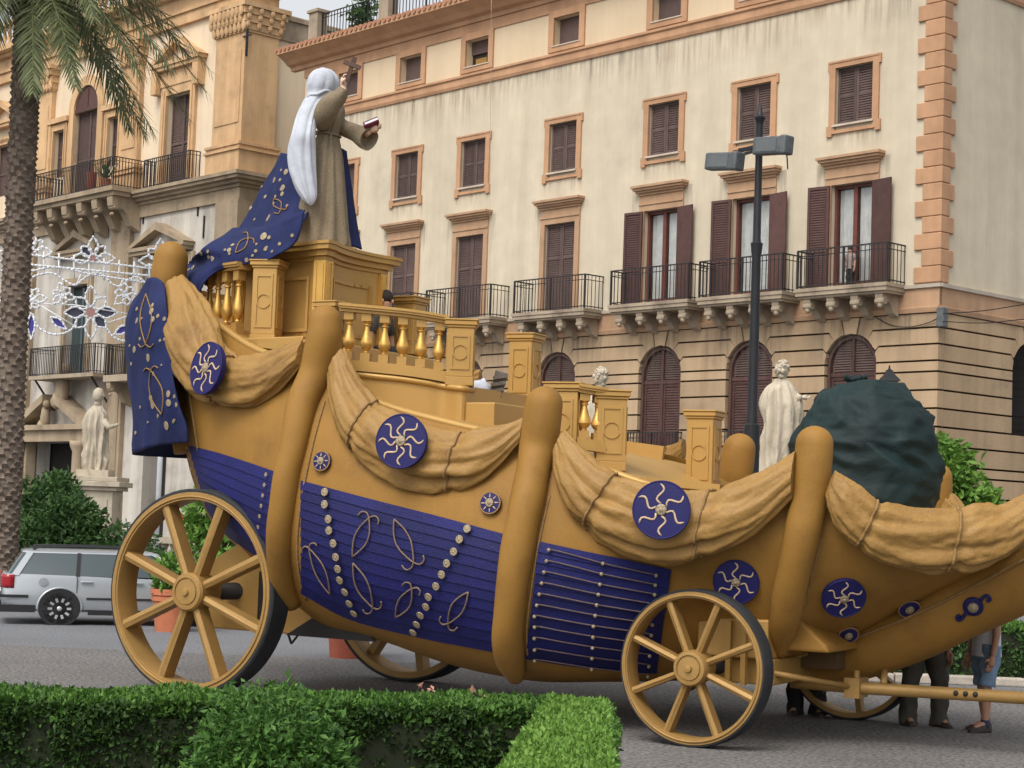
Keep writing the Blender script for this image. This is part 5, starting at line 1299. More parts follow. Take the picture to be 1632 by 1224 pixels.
# ---- green tarpaulin heap on the bow deck
tb = PW_(1380, 815, VC); ft = lambda p: p - tb
tr = random.Random(8)
TS = [(1376, 606, 8), (1384, 612, 52), (1385, 634, 80), (1378, 668, 104), (1380, 706, 117), (1381, 750, 115), (1383, 800, 107), (1384, 850, 98)]
NT = 11; coarse = []
for li, (x, y, hw_) in enumerate(TS):
    c = PW_(x, y, VC); r = hw_ * (c - CAM).length / F; row = []
    for k in range(NT):
        th = 2 * PI * (k + .35 * (li % 2)) / NT + tr.uniform(-.14, .14); j_ = 1 + tr.uniform(-.07, .05) if 0 < li else 1
        row.append(c + XR * (r * j_ * math.cos(th)) + YD * (r * j_ * .95 * math.sin(th)) + Vector((0, 0, tr.uniform(-.06, .06) if 1 < li < 7 else 0)))
    coarse.append(row)
SUBD = 9; rows = []
for li in range(len(TS) - 1):
    for a in range(SUBD):
        t = a / SUBD; row = []
        for k in range(NT):
            for b2_ in range(SUBD):
                u = b2_ / SUBD; k2 = (k + 1) % NT; p00, p10, p01, p11 = coarse[li][k], coarse[li][k2], coarse[li + 1][k], coarse[li + 1][k2]
                # split quad along a diagonal so facets stay flat
                q = p00 + (p10 - p00) * u + (p11 - p10) * t if u >= t else p00 + (p01 - p00) * t + (p11 - p01) * u
                row.append(q)
        rows.append(row)
rows.append([coarse[-1][k].lerp(coarse[-1][(k + 1) % NT], b2_ / SUBD) for k in range(NT) for b2_ in range(SUBD)])
cen = PW_(1380, 730, VC)
for r_ in rows:
    for i_, p in enumerate(r_):
        d = (p - cen).normalized(); w1 = abs(noise.noise(Vector((p.x * 2.2, p.y * 2.2, p.z * 5.5)))); w2 = abs(noise.noise(Vector((p.x * 6, p.y * 6, p.z * 13 + 2)))); r_[i_] = p + d * (.03 - .07 * w1 - .04 * w2)
tp_ = B(ft); tp_.grid(rows, True); tp_.add(rows[0], [tuple(range(len(rows[0])))])
o = tp_.obj('tarpaulin', 'tarp_green', None, True); o.location = tb; tag(o, 'dark green tarpaulin tied over a bulky load on the carriage bow', 'tarpaulin')
b = B(); nk = PW_(1364, 610, VC) - tb
for k in range(9):
    a = k * .7; b.tube([nk + Vector((0, 0, -.06)), nk + Vector((.03 * math.cos(a), .03 * math.sin(a), .02)), nk + Vector((.12 * math.cos(a), .12 * math.sin(a), .03 + .02 * (k % 3)))], [.03, .02, .03], 6)
b.obj('tied_top', 'tarp_green', o, True)

# ---- things on the stair tier
wp = PW_(765, 640, 1.95); b = B(); b.ball((0, 0, .1), .13, 14, 10, (1, .8, 1.25), .35, 4); b.ball((.07, 0, .04), .09, 12, 8, (1, .8, .8), .3, 5); o = b.obj('cloth_sack', 'cloth_white', None, True); o.location = wp; tag(o, 'crumpled white cloth bundle on the step behind the curved gold balustrade', 'cloth')
tw = PW_(786, 642, 2.0); b = B(); tt = PW_(800, 593, 2.0) - tw; b.bar((0, 0, 0), tt, .15, .12, (0, 1, 0))
for k in range(4): q = tt * (.15 + .22 * k); b.bar(q + Vector((-.085, -.03, -.01)), q + Vector((.085, -.03, .02)), .04, .14, (0, 1, 0))
o = b.obj('timber_frame', 'weathered_wood'); o.location = tw; tag(o, 'weathered grey timber piece leaning beside the white cloth bundle', 'timber')

# ================================================================ marble statues on pedestals, balustrade
def marble(secs, D, name, label, arm=None, headpx=None, curly=True, seed=1.0, ped_w=.62, zfoot=None, swirl=1.2, twist=0.0):
    x0, y0, _ = secs[-1]; foot = at_depth(x0, y0, D); base = Vector((foot.x, foot.y, foot.z)); fn = lambda p: p - base
    root = empty(name, base); tag(root, label, 'statue', None)
    st = stack(secs, lambda x, y: at_depth(x, y, D), fn, 11, .13, seed, .72, 80, 84, lambda t: .35 + 1.0 * min(1, t * 1.6), .30, swirl, 1.6, twist)
    st.obj('robe', 'marble', root, True)
    hx, hy, hr = headpx; hc = at_depth(hx, hy, D); r = hr * D / F
    b = B(fn); b.ball(hc, r, 18, 14, (.82, .95, 1.12), .10, 6); b.ball(hc + Vector((r * .75, -r * .2, -.05 * r)), r * .22, 8, 6)
    b.tube([hc, hc - Vector((0, 0, r * 2))], [r * .5, r * .55], 10)
    if curly:
        rr = random.Random(int(seed * 10))
        for k in range(46):
            d = Vector((rr.gauss(0, 1), rr.gauss(0, 1), rr.gauss(.35, .8))).normalized()
            if d.x > .55 and d.z < .3: continue
            b.ball(hc + Vector((d.x * .85, d.y * .95, d.z * 1.08)) * r * 1.0, r * (.2 + .12 * rr.random()), 7, 5)
    b.obj('head', 'marble', root, True)
    if arm:
        b = B(fn); pts = [at_depth(x, y, D) - Vector((0, .1, 0)) for x, y, rr_ in arm]; b.tube(pts, [rr_ * D / F for _, _, rr_ in arm], 10)
        d = (pts[-1] - pts[-2]); hand_bm(b, pts[-1], d, Vector((0, -.3, 1)), .2, .4); b.obj('arm', 'marble', root, True)
    b = B(fn); b.box(base.x - .4, base.x + .4, base.y - .35, base.y + .35, base.z - .12, base.z + .05); b.obj('plinth', 'marble', root)
    # pedestal is its own thing
    pr = empty('statue_pedestal', (base.x, base.y, 0)); z1 = base.z - .12
    b = B(); w2 = ped_w
    for e, za, zb in ((.3, 0, .3), (.2, .3, .45), (0, .45, z1 - .35), (.1, z1 - .35, z1 - .25), (.2, z1 - .25, z1 - .12), (.12, z1 - .12, z1)): b.box(-w2 - e, w2 + e, -w2 - e, w2 + e, za, zb - .002)
    pr_o = b.obj('die', 'marble', pr); bevel(pr_o, .015)
    bb = B(); e = w2 * .78
    bb.box(-e, e, -w2 - .03, -w2 + .03, .7, z1 - .55); bb.obj('inset_panel', 'marble', pr)
    return root, pr
sL, pL = marble([(156, 646, 6), (155, 652, 12), (154, 662, 18), (152, 680, 19.5), (152, 700, 18), (152, 720, 19), (152, 738, 20), (152, 752, 19)], 45.2, 'marble_saint', 'pale marble saint statue with one arm held out, beside the palm trunk', [(166, 670, 6), (174, 682, 5), (183, 679, 3.5)], (157, 630, 11), False, 2.3, .6)
tag(pL, 'tall stone pedestal carrying the marble saint with outstretched arm', 'pedestal')
RS = [(1246, 604, 9), (1246, 611, 16), (1243, 622, 25), (1244, 642, 32), (1244, 662, 32), (1243, 688, 30), (1239, 712, 28), (1235, 740, 26), (1232, 770, 25), (1231, 790, 26)]
sR, pR = marble(RS, 34.0, 'marble_saint', 'weathered marble statue in heavy drapery with curly hair beside the lamp post', [(1268, 634, 8), (1276, 634, 4)], (1247, 589, 13), True, 4.1, .6, swirl=1.0, twist=-11)
tag(pR, 'stone pedestal under the draped marble statue by the lamp post', 'pedestal')
k_ = .93
sM, pM = marble([(957 + (x - 1247) * k_, 588 + (y - 575) * k_, h * k_) for x, y, h in RS], 36.7, 'marble_saint', 'curly haired marble statue mostly hidden behind the lower gold balustrade', None, (958, 601, 13), True, 6.7, .6)
tag(pM, 'stone pedestal behind the carriage under the mostly hidden statue', 'pedestal')
# balustrade line between pedestals
pa, pb_ = Vector((pL.location.x, pL.location.y, 0)), Vector((pM.location.x, pM.location.y, 0)); dirb = (pb_ - pa).normalized(); lenb = (pb_ - pa).length
br = empty('garden_balustrade', pa + dirb * 1.1, math.atan2(dirb.y, dirb.x)); tag(br, 'low weathered stone balustrade running between the statue pedestals', 'balustrade')
b = B(); b.box(0, lenb - 2.2, -.25, .25, 0, .42); b.obj('plinth', 'marble', br)
b = B(); b.box(0, lenb - 2.2, -.22, .22, 1.18, 1.36); o = b.obj('coping', 'marble', br); bevel(o, .02)
bl_ = B(); bl_.lathe([(.1, 0), (.1, .08), (.06, .12), (.11, .28), (.085, .42), (.055, .58), (.08, .68), (.1, .7), (.1, .76)], 10); b0_ = None; x = .3
while x < lenb - 2.4:
    b0_ = bl_.obj('baluster', 'marble', br, True) if b0_ is None else dup(b0_, br); b0_.location = (x, 0, .42); x += .3

# ================================================================ street lamp
lp = at_depth(1198, 700, 29); lb = Vector((lp.x, lp.y, 0)); lamp = empty('street_lamp', lb); tag(lamp, 'tall black iron lamp post with two grey floodlight boxes on a crossarm', 'street lamp')
def lz(y): return at_depth(1205, y, 29).z
prof = [(.24, 0), (.24, .25), (.17, .4), (.15, .6), (.135, 1.0), (.13, lz(690))] + [(r * .0102, lz(y)) for y, r in ((684, 12.5), (678, 12.5), (675, 9.5), (665, 9), (655, 8), (500, 7.6), (410, 7.3), (402, 8.5), (397, 9), (392, 9.5), (388, 10), (386, 7), (380, 6.2), (250, 5.8), (200, 5.6), (193, 6.5), (190, 8.5), (187, 9), (185, 6), (178, 4), (171, 2.5), (165, 1))]
b = B(); b.lathe(prof, 18); o = b.obj('post', 'lamp_metal', lamp); soft(o, 40)
lean = .0
LF = Frame(1208, 240, 29, R(47.6))
def larm(px, py, off=0.0): s, z = LF.at(px, py, off); return LF.o + LF.x * s + LF.n * off + Vector((0, 0, z)) - lb
b = B(); b.bar(larm(1178, 240, .1), larm(1240, 227, .1), .06, .06); b.bar(larm(1180, 247, .1), larm(1206, 240, .1), .04, .04); b.obj('crossarm', 'lamp_metal', lamp)
for (xa, ya), (xb, yb), hpx in (((1129, 255), (1178, 245), 28), ((1205, 231), (1256, 219), 28)):
    p, q = larm(xa, ya + 3, .28), larm(xb, yb + 12, .28); hm = hpx * 29 / F
    b = B(); b.bar(p, q, .20, hm, (0, 0, 1)); hd_ = b.obj('floodlight', 'lamp_grey', lamp); bevel(hd_, .03)
    d = (q - p).normalized()
    bb = B(); bb.bar(q - d * .10, q + d * .03, .24, hm * 1.08, (0, 0, 1)); bevel(bb.obj('end_cap', 'lamp_grey', hd_), .03)
    bb = B(); nn = LF.n; bb.bar(p + d * .08 + nn * .102, q - d * .16 + nn * .102, .012, hm * .7, (0, 0, 1)); bb.obj('lamp_glass', 'lamp_glass', hd_)
b = B(); q = larm(1253, 240, .2); b.tube([q, q + Vector((.02, 0, -.15)), q + Vector((.03, 0, -.3))], .012, 5); b.obj('loose_cable', 'iron', lamp)
# small lantern
lt = at_depth(1417, 612, 40); b = B(); l0 = empty('lantern_post', (lt.x, lt.y, 0)); tag(l0, 'old fashioned square lantern showing just above the green tarpaulin', 'street lamp')
z0 = lt.z; b.lathe([(.09, 0), (.06, 1), (.05, z0 - .3)], 10); b.obj('post', 'lamp_metal', l0, True)
b = B(); b.lathe([(.12, z0 - .3), (.24, z0 + .06)], 4, ph=PI / 4); b.obj('glass', 'lamp_glass', l0)
b = B(); b.lathe([(.3, z0 + .06), (.28, z0 + .1), (.12, z0 + .24), (.1, z0 + .3), (.03, z0 + .34), (.02, z0 + .42)], 4, ph=PI / 4); b.obj('cap', 'lamp_metal', l0)

# ================================================================ palm
D = 36; tp = [at_depth(x, y, D) for x, y in ((4, 905), (8, 840), (14, 700), (22, 520), (30, 360), (38, 200), (44, 60), (47, -30))]; tp[0].z = 0
pbse = Vector((tp[0].x, tp[0].y, 0)); palm = empty('palm_tree', pbse); tag(palm, 'tall date palm with rough brown trunk and drooping green fronds', 'palm')
fnp = lambda p: p - pbse
tc_ = crom(tp, 60); b = B(fnp); b.tube(tc_, [.26 + (.1 if i > 52 else 0) * (i - 52) / 8 + .02 * math.sin(i * 2.1) for i in range(60)], 18); b.obj('trunk', 'bark_palm', palm, True)
b = B(fnp)
for k in range(900):
    t = k / 900; i = t * 58.9; p = tc_[int(i)].lerp(tc_[int(i) + 1], i - int(i)); a = k * 2.399; r = .255 + .1 * max(0, (t - .88) / .12)
    d = Vector((math.cos(a), math.sin(a), 0)); tn = Vector((-d.y, d.x, 0)); o_ = p + d * r; wv = .07 + .02 * rnd.random(); out = .035 + .035 * rnd.random() + (.12 if t > .9 else 0)
    b.add([o_ - tn * wv - d * .03 - Vector((0, 0, .07)), o_ + tn * wv - d * .03 - Vector((0, 0, .07)), o_ + tn * wv * .6 + d * out + Vector((0, 0, .03)), o_ - tn * wv * .6 + d * out + Vector((0, 0, .03)), o_ + Vector((0, 0, .13)) - d * .02], [(0, 1, 2, 3), (3, 2, 4), (1, 4, 2), (0, 3, 4)])
b.obj('leaf_bases', 'bark_palm', palm, kind='stuff')
cc0 = tc_[-1] + Vector((0, 0, .3)); rp = random.Random(5)
def frond(az, el, Ln, droop, nm='frond', mt='palm_leaf'):
    b = B(fnp); d0 = Vector((math.cos(az) * math.cos(el), math.sin(az) * math.cos(el), math.sin(el)))
    N = 46; pts = []
    for i in range(N):
        t = i / (N - 1); pts.append(cc0 + d0 * (.25 + Ln * t) + Vector((0, 0, -droop * Ln * t * t)))
    b.tube(pts[::5] + [pts[-1]], [lerp(.03, .004, k / 10) for k in range(len(pts[::5]) + 1)], 5)
    for i in range(5, N):
        t = i / (N - 1); T = (pts[min(i + 1, N - 1)] - pts[i - 1]).normalized(); sd_ = T.cross(Vector((0, 0, 1)))
        if sd_.length < .05: sd_ = Vector((1, 0, 0))
        sd_.normalize(); up = sd_.cross(T)
        ln = .74 * (math.sin(PI * (.12 + .80 * t)) ** .7) * (.85 + .3 * rp.random())
        for s in (-1, 1):
            for rep in range(2):
                q = pts[i] + T * .026 * rep; d = (T * (.55 + .5 * t) + sd_ * s * (.9 - .3 * t) + up * (.28 - .45 * rep + .2 * rp.gauss(0, 1)) + Vector((0, 0, -.25))).normalized()
                m = q + d * ln * .45; e = q + d * ln + Vector((0, 0, -.10 * ln)); wn = d.cross(up)
                if wn.length < .01: continue
                wn.normalize(); wn *= .019
                o_ = len(b.v); b.v += [q - wn * .6, q + wn * .6, m + wn, e, m - wn]; b.f += [(o_, o_ + 1, o_ + 2, o_ + 4), (o_ + 4, o_ + 2, o_ + 3)]; b.mi += [0, 0]
    return b.obj(nm, mt, palm)
for az, el, Ln, dr in [(-5, 22, 3.7, .42), (5, 10, 3.6, .75), (-20, -5, 3.3, .62), (-35, -12, 3.0, .62), (10, -20, 3.3, .5), (-50, -28, 2.9, .5), (-15, -35, 3.2, .45), (-75, -40, 2.8, .4), (-10, 40, 3.8, .6), (20, 32, 3.9, .5), (-60, 15, 3.4, .8), (-95, -20, 2.9, .6), (-120, -30, 2.8, .5), (-140, 0, 3.2, .6), (170, 10, 3.5, .6), (180, -25, 3.0, .5), (150, 30, 3.6, .5), (-160, 35, 3.6, .6), (120, 0, 3.4, .6), (90, 20, 3.6, .6), (60, -10, 3.3, .6), (40, 15, 3.5, .6), (75, 45, 3.6, .5), (-100, 40, 3.6, .7), (-30, 30, 3.6, .8), (30, -35, 3.0, .4), (-45, 50, 3.7, .6), (0, -8, 3.5, .55)]:
    frond(R(az + rp.uniform(-6, 6)), R(el), Ln * 1.0, dr)

# ================================================================ festive light frames
D = 41; lg = at_depth(140, 500, D); lroot = empty('festive_light_frame', (lg.x, lg.y, 0)); tag(lroot, 'white wire festoon frame of flower shaped festive lights strung behind the palm', 'light decoration')
fl = lambda p: p - Vector((lg.x, lg.y, 0))
LP = lambda x, y: at_depth(x, y, D)
bulbs = B(fl); 
def lumtube(pxs, nm='tube', r=.024, closed=False, n=None, bulb=True, par=None, bm=None):
    pts = [LP(x, y) for x, y in pxs]
    if n: pts = crom(pts + ([pts[0]] if closed else []), n)
    t = bm or B(fl); t.tube(pts, r, 6)
    if bulb:
        acc = 0
        for a, c in zip(pts, pts[1:]):
            L_ = (c - a).length; acc += L_
            if acc > .085: acc = 0; bulbs.ball(c - Vector((0, .03, 0)), .03, 6, 4)
    if bm is None: return t.obj(nm, 'lum_white', lroot, True)
beam = B(fl)
lumtube([(-60, 392), (40, 405), (242, 428), (272, 432)], bm=beam, n=90); lumtube([(-60, 410), (40, 421), (245, 440), (272, 443)], bm=beam, n=90)
lumtube([(-60, 428), (40, 432), (90, 426), (150, 438), (245, 452), (272, 454)], bm=beam, n=90)
for x in range(-50, 275, 24): lumtube([(x, 393 + x * .112), (x, 432 + x * .09)], bm=beam, bulb=False)
beam.obj('light_beam', 'lum_white', lroot, True)
wv = B(fl); lumtube([(44, 446), (62, 438), (85, 436), (105, 448), (120, 454), (140, 440), (160, 436), (178, 452), (192, 456), (205, 446), (220, 442), (240, 458)], bm=wv, n=110); wv.obj('wave_tube', 'lum_white', lroot, True)
for pp in ([(-40, 476), (60, 484), (120, 486), (215, 502)], [(60, 484), (120, 520)], [(170, 515), (215, 500)]): lumtube(pp, 'stay_wire', bulb=False, r=.016)
def petal(cx, cy, ang, l, wd, fill=None, par=None):
    pts = []
    for s in (1, -1):
        seq = [k / 8 for k in range(9)] if s > 0 else [k / 8 for k in range(7, 0, -1)]
        for t in seq:
            wv = wd * math.sin(PI * t ** .85); pts.append((cx + math.cos(ang) * l * t - math.sin(ang) * wv * s, cy + math.sin(ang) * l * t + math.cos(ang) * wv * s))
    pts.append(pts[0])
    o = lumtube(pts, 'petal', .024)
    if fill:
        bb = B(fl); q = [LP(x, y) + Vector((0, .02, 0)) for x, y in pts[:-1]]; n_ = len(q); bb.add(q + [p + Vector((0, .03, 0)) for p in q], [tuple(range(n_)), tuple(range(2 * n_ - 1, n_ - 1, -1))] + [(i, (i + 1) % n_, n_ + (i + 1) % n_, n_ + i) for i in range(n_)]); bb.obj('petal_fill', fill, o)
def flower(cx, cy, n, r_in, l, wd, a0=0, fills=None, heart='lum_red', half=False):
    for k in range(n):
        a = a0 + 2 * PI * k / n
        if half and math.sin(a) > .3: continue
        lk = l * (1.35 if k % 2 == 0 else 1.0); petal(cx + r_in * math.cos(a), cy + r_in * math.sin(a), a, lk, wd, fills[k % len(fills)] if fills else None)
    bb = B(fl); c = LP(cx, cy); bb.lathe([(.001, -.03), (r_in * .8 * D / F, -.03), (r_in * .8 * D / F, .03), (.001, .03)], 16, c, Matrix.Rotation(PI / 2, 3, 'X')); bb.obj('flower_heart', heart, lroot)
flower(145, 498, 8, 9, 25, 9, -PI / 2, [None, None, 'lum_dark', 'lum_dark', None, None, 'lum_dark', None])
flower(149, 412, 8, 6, 21, 8, -PI / 2, [None, None, None, None, None, None, None, 'lum_dark'], half=True)
flower(256, 416, 8, 6, 21, 8, -PI / 2, None, half=True); flower(50, 402, 8, 6, 20, 8, -PI / 2, None, half=True)
flower(52, 476, 6, 4, 14, 6, 0, None, 'lum_white'); flower(200, 470, 6, 4, 13, 6, .3, None, 'lum_white'); flower(100, 470, 6, 4, 12, 5, .3, None, 'lum_white'); flower(-50, 480, 8, 8, 24, 9, -PI / 2, None)
petal(50, 500, PI / 2, 40, 6, 'lum_blue'); petal(82, 506, R(38), 30, 6, 'lum_blue'); petal(205, 520, R(150), 26, 6, 'lum_blue')
lumtube([(52, 500), (62, 522), (85, 533), (110, 528), (122, 514)], 'arc_tube', n=40); lumtube([(168, 520), (180, 536), (200, 543), (225, 530)], 'arc_tube', n=40); lumtube([(122, 455), (132, 430)], 'arc_tube')
bulbs.obj('bulbs', 'lum_white', lroot, True, kind='stuff')
for px in (-70, 270):
    q = LP(px, 436); b = B(fl); b.tube([Vector((q.x, q.y, 0)), Vector((q.x, q.y, q.z))], .06, 8); b.obj('support_pole', 'lum_white', lroot, True)
# ================================================================ parked estate car
cw = at_ground(93, 996); CH = R(17)
auto = empty('estate_car', cw, CH); auto.scale = (.97, .95, .89); tag(auto, 'silver estate car with black roof rails parked beyond the carriage', 'car')
# local: x forward, y away from the viewer, z up; rear near wheel contact at origin
CWD = 1.72
def sec(x, zb, zbelt, inset, ztop=None, side=0.0):
    """lower body half section from sill to belt (near side y=0)"""
    pts = [(side + .10, zb), (side + .03, zb + .05), (side + .0, zb + .17), (side + .0, lerp(zb, zbelt, .45)), (side + .012, lerp(zb, zbelt, .62)), (side + .035, zbelt - .1), (side + inset, zbelt)]
    if ztop: pts += [(side + .25, ztop), (CWD / 2, ztop + .03)]
    else: pts += [(side + .2, zbelt + .01), (CWD / 2, zbelt + .012)]
    return [Vector((x, y - .06, z)) for y, z in pts] + [Vector((x, CWD - y - .06, z)) for y, z in pts[::-1]]
stn = [(-1.0, .42, .86, .12, None, .16), (-.97, .30, .95, .08, None, .07), (-.85, .27, .97, .06, None, .02), (-.5, .26, .97, .06, None, 0), (0, .26, .96, .06, None, 0), (.8, .25, .94, .06, None, 0), (1.7, .25, .92, .06, None, 0), (2.35, .25, .90, .06, .93, 0), (2.9, .25, .86, .07, .88, .01), (3.3, .26, .78, .09, .80, .05), (3.52, .28, .68, .12, .70, .13), (3.6, .36, .56, .15, .57, .25)]
rows = [sec(*s) for s in stn]; rs = []
cl = [crom([r[k] for r in rows], 60) for k in range(len(rows[0]))]; rs = [[cl[k][i] for k in range(len(cl))] for i in range(60)]
b = B(); b.grid(rs); b.add(rs[0], [tuple(range(len(rs[0])))]); b.add(rs[-1], [tuple(range(len(rs[0])))]); body = b.obj('body', 'silver_paint', auto); soft(body, 40)
# greenhouse
def loop(z, x0, x1, y0, y1, r=.14):
    pts = []
    for cx, cy, a0 in ((x1 - r, y1 - r, 0), (x0 + r, y1 - r, 90), (x0 + r, y0 + r, 180), (x1 - r, y0 + r, 270)):
        for k in range(5): a = R(a0 + k * 22.5); pts.append(Vector((cx + r * math.cos(a), cy + r * math.sin(a), z)))
    return pts
lo = loop(.95, -.92, 2.62, .0, CWD - .12); hi = loop(1.40, -.66, 1.72, .16, CWD - .28); md = [a.lerp(c, .5) + Vector((0, 0, .01)) for a, c in zip(lo, hi)]
b = B(); b.grid([lo, md, hi], True); g = b.obj('glasshouse', 'car_glass', auto, True)
b = B(); r2 = loop(1.44, -.62, 1.62, .22, CWD - .34); r3 = loop(1.455, -.4, 1.3, .4, CWD - .52); b.grid([loop(1.385, -.68, 1.76, .148, CWD - .268), loop(1.41, -.68, 1.74, .165, CWD - .285), r2, r3], True); b.add(r3, [tuple(range(len(r3)))]); o = b.obj('roof', 'silver_paint', auto); soft(o, 50)
def pillar(xa, xb, wd, mt, nm):
    for yl, yh in ((-.004, .152), (CWD - .116, CWD - .272)):
        b = B(); s = -1 if yl < .5 else 1; a = Vector((xa, yl + s * .006, .95)); c = Vector((xb, yh + s * .006, 1.40)); a2, c2 = a + Vector((wd, 0, 0)), c + Vector((wd * .9, 0, 0)); off = Vector((0, s * .014, 0))
        b.add([a, a2, c2, c, a + off, a2 + off, c2 + off, c + off], [(0, 1, 2, 3), (4, 7, 6, 5), (0, 4, 5, 1), (1, 5, 6, 2), (2, 6, 7, 3), (3, 7, 4, 0)]); b.obj(nm, mt, auto)
pillar(-.86, -.60, .13, 'silver_paint', 'rear_pillar'); pillar(.26, .28, .07, 'car_black', 'centre_pillar'); pillar(1.18, 1.05, .08, 'car_black', 'door_pillar'); pillar(2.36, 1.58, .11, 'silver_paint', 'windscreen_pillar')
for y in (.24, CWD - .36): b = B(); b.tube([(-.5, y, 1.44), (-.4, y, 1.5), (.5, y, 1.515), (1.35, y, 1.5), (1.45, y, 1.44)], .022, 8); b.obj('roof_rail', 'car_black', auto, True)
def cwheel(x, y, sgn):
    Rx = Matrix.Rotation(PI / 2, 3, 'X'); b = B(); b.lathe([(.2, -.1), (.30, -.1), (.318, -.07), (.318, .07), (.30, .1), (.215, .1)], 32, (0, 0, 0), Rx); t = b.obj('wheel', 'rubber', auto); soft(t, 40); t.location = (x, y, .318)
    b = B(); b.lathe([(.001, .06), (.215, .06), (.22, .1), (.205, .1), (.2, .075)], 32, (0, 0, 0), Rx); r_ = b.obj('rim', 'dark_metal', t, True)
    for k in range(10):
        a = 2 * PI * k / 10; b = B(); c0, c1 = Vector((.05 * math.cos(a), -.085, .05 * math.sin(a))), Vector((.205 * math.cos(a), -.095, .205 * math.sin(a))); b.bar(c0, c1, .045, .02, (0, 1, 0)); b.obj('rim_spoke', 'alloy', t)
    b = B(); b.ball((0, -.085, 0), .055, 10, 6, (1, .5, 1)); b.obj('hub_cap', 'alloy', t, True)
    if sgn > 0: t.rotation_euler = (0, 0, PI)
for x in (0, 2.7):
    b = B(); b.lathe([(.001, -.09), (.37, -.09), (.37, .2), (.001, .2)], 30, (x, 0.02, .335), Matrix.Rotation(-PI / 2, 3, 'X')); b.obj('wheel_arch', 'car_black', auto)
    b = B(); b.tube([(x + .385 * math.cos(a), -.062, .335 + .385 * math.sin(a)) for a in [PI * k / 20 - .15 for k in range(23)]], .022, 6); b.obj('arch_lip', 'silver_paint', auto, True)
    cwheel(x, .03, -1); cwheel(x, CWD - .15, 1)
b = B(); b.box(-.99, -.80, -.052, CWD - .07, .78, .80) if False else None
for y0, y1 in ((-.045, .32), (CWD - .44, CWD - .075)):
    b = B(); rr_ = [[Vector((x, y, z)) for x, y in (((-.80, y0 + .02), (-.93, y0 + .03), (-1.005, y0 + .16), (-1.02, y1)) if y0 < .5 else ((-.80, y1 - .02), (-.93, y1 - .03), (-1.005, y1 - .16), (-1.02, y0)))] for z in (.70, .78, .9, .96)]; b.grid(rr_); o = b.obj('tail_light', 'tail_red', auto, True); sm = o.modifiers.new('t', 'SOLIDIFY'); sm.thickness = .02
b = B(); b.box(-1.06, -.55, -.078, -.055, .52, .575); b.box(-1.06, -1.03, -.055, CWD - .06, .52, .575); b.obj('bumper_strip', 'car_black', auto)
b = B(); b.box(-1.03, -.42, -.062, -.04, .24, .38); b.box(-1.045, -1.0, -.04, CWD - .08, .24, .38); b.obj('rear_valance', 'car_black', auto)
b = B(); b.box(.46, 2.28, -.078, -.055, .50, .54); b.obj('side_strip', 'car_black', auto)
b = B(); b.box(.5, 2.2, -.04, .0, .2, .3); b.obj('sill', 'car_black', auto)
for x in (.33, 1.22): b = B(); b.box(x + .02, x + .24, -.082, -.05, .82, .865); o = b.obj('door_handle', 'silver_paint', auto); bevel(o, .015)
for x in (.28, 1.2, 2.2): b = B(); b.box(x, x + .012, -.0615, -.03, .32, .93); b.obj('door_gap', 'car_black', auto)
b = B(); b.lathe([(.001, 0), (.08, 0), (.08, .006), (.001, .008)], 20, (-.30, -.058, .83), Matrix.Rotation(PI / 2, 3, 'X')); b.obj('fuel_flap', 'silver_paint', auto)
b = B(); b.ball((2.05, -.13, 1.0), .1, 10, 8, (.6, .9, .65)); b.obj('wing_mirror', 'silver_paint', auto, True)
b = B(); b.box(-1.025, -1.01, .35, .95, .62, .74); b.obj('number_plate', 'white_paint', auto)

# ================================================================ foliage
def ellipsoid_pts(c, rad, n, rr, shell=.55, lump=.28, fr=2.2, zmin=None):
    out = []
    for _ in range(n):
        d = Vector((rr.gauss(0, 1), rr.gauss(0, 1), rr.gauss(0, 1))).normalized(); k = (1 - shell * rr.random() ** 2) * (1 + lump * noise.noise(d * fr + Vector(c)))
        p = Vector((d.x * rad[0], d.y * rad[1], d.z * rad[2])) * k + Vector(c)
        if zmin is not None and p.z < zmin: continue
        out.append((p, d))
    return out
def shrub(name, base, blobs, size, mt, label, cat='shrub', seed=1, n=2200, trunk=.05, group=None):
    root = empty(name, base); rr = random.Random(seed); pts = []
    for c, rad in blobs: pts += ellipsoid_pts(c, rad, int(n / len(blobs)), rr, zmin=.02)
    leaves(pts, size, seed, .25, 2.1).obj('crown', mt, root, kind='stuff')
    for k in range(4):
        c, rad = blobs[k % len(blobs)]; t = B(); e = Vector(c) + Vector((rr.uniform(-.4, .4) * rad[0], rr.uniform(-.4, .4) * rad[1], rad[2] * .3)); t.tube([(rr.uniform(-.08, .08), rr.uniform(-.08, .08), 0), Vector((e.x * .5, e.y * .5, e.z * .55)), e], [trunk, trunk * .7, trunk * .3], 6); t.obj('branch', 'bark', root, True)
    tag(root, label, cat, group); return root
def gp_(x, y, D): p = at_depth(x, y, D); return Vector((p.x, p.y, 0))
g0 = gp_(120, 860, 38.5); shrub('shrub', g0, [((-1.0, 0, .9), (1.1, .8, .9)), ((.1, .1, 1.0), (1.0, .8, .9)), ((1.0, 0, .75), (.85, .8, .85)), ((-.3, .3, 1.6), (.7, .6, .7))], .15, 'far_leaf', 'broad dark green shrub behind the silver car roof', seed=3, n=9000)
g1 = gp_(45, 800, 39.5); shrub('shrub', g1, [((0, 0, 1.3), (.95, .8, 1.3)), ((-.9, .1, 1.0), (.8, .7, 1.0)), ((.6, 0, 1.9), (.6, .6, .8))], .15, 'far_leaf', 'taller rounded shrub between the palm trunk and the statue pedestal', seed=4, n=7000)
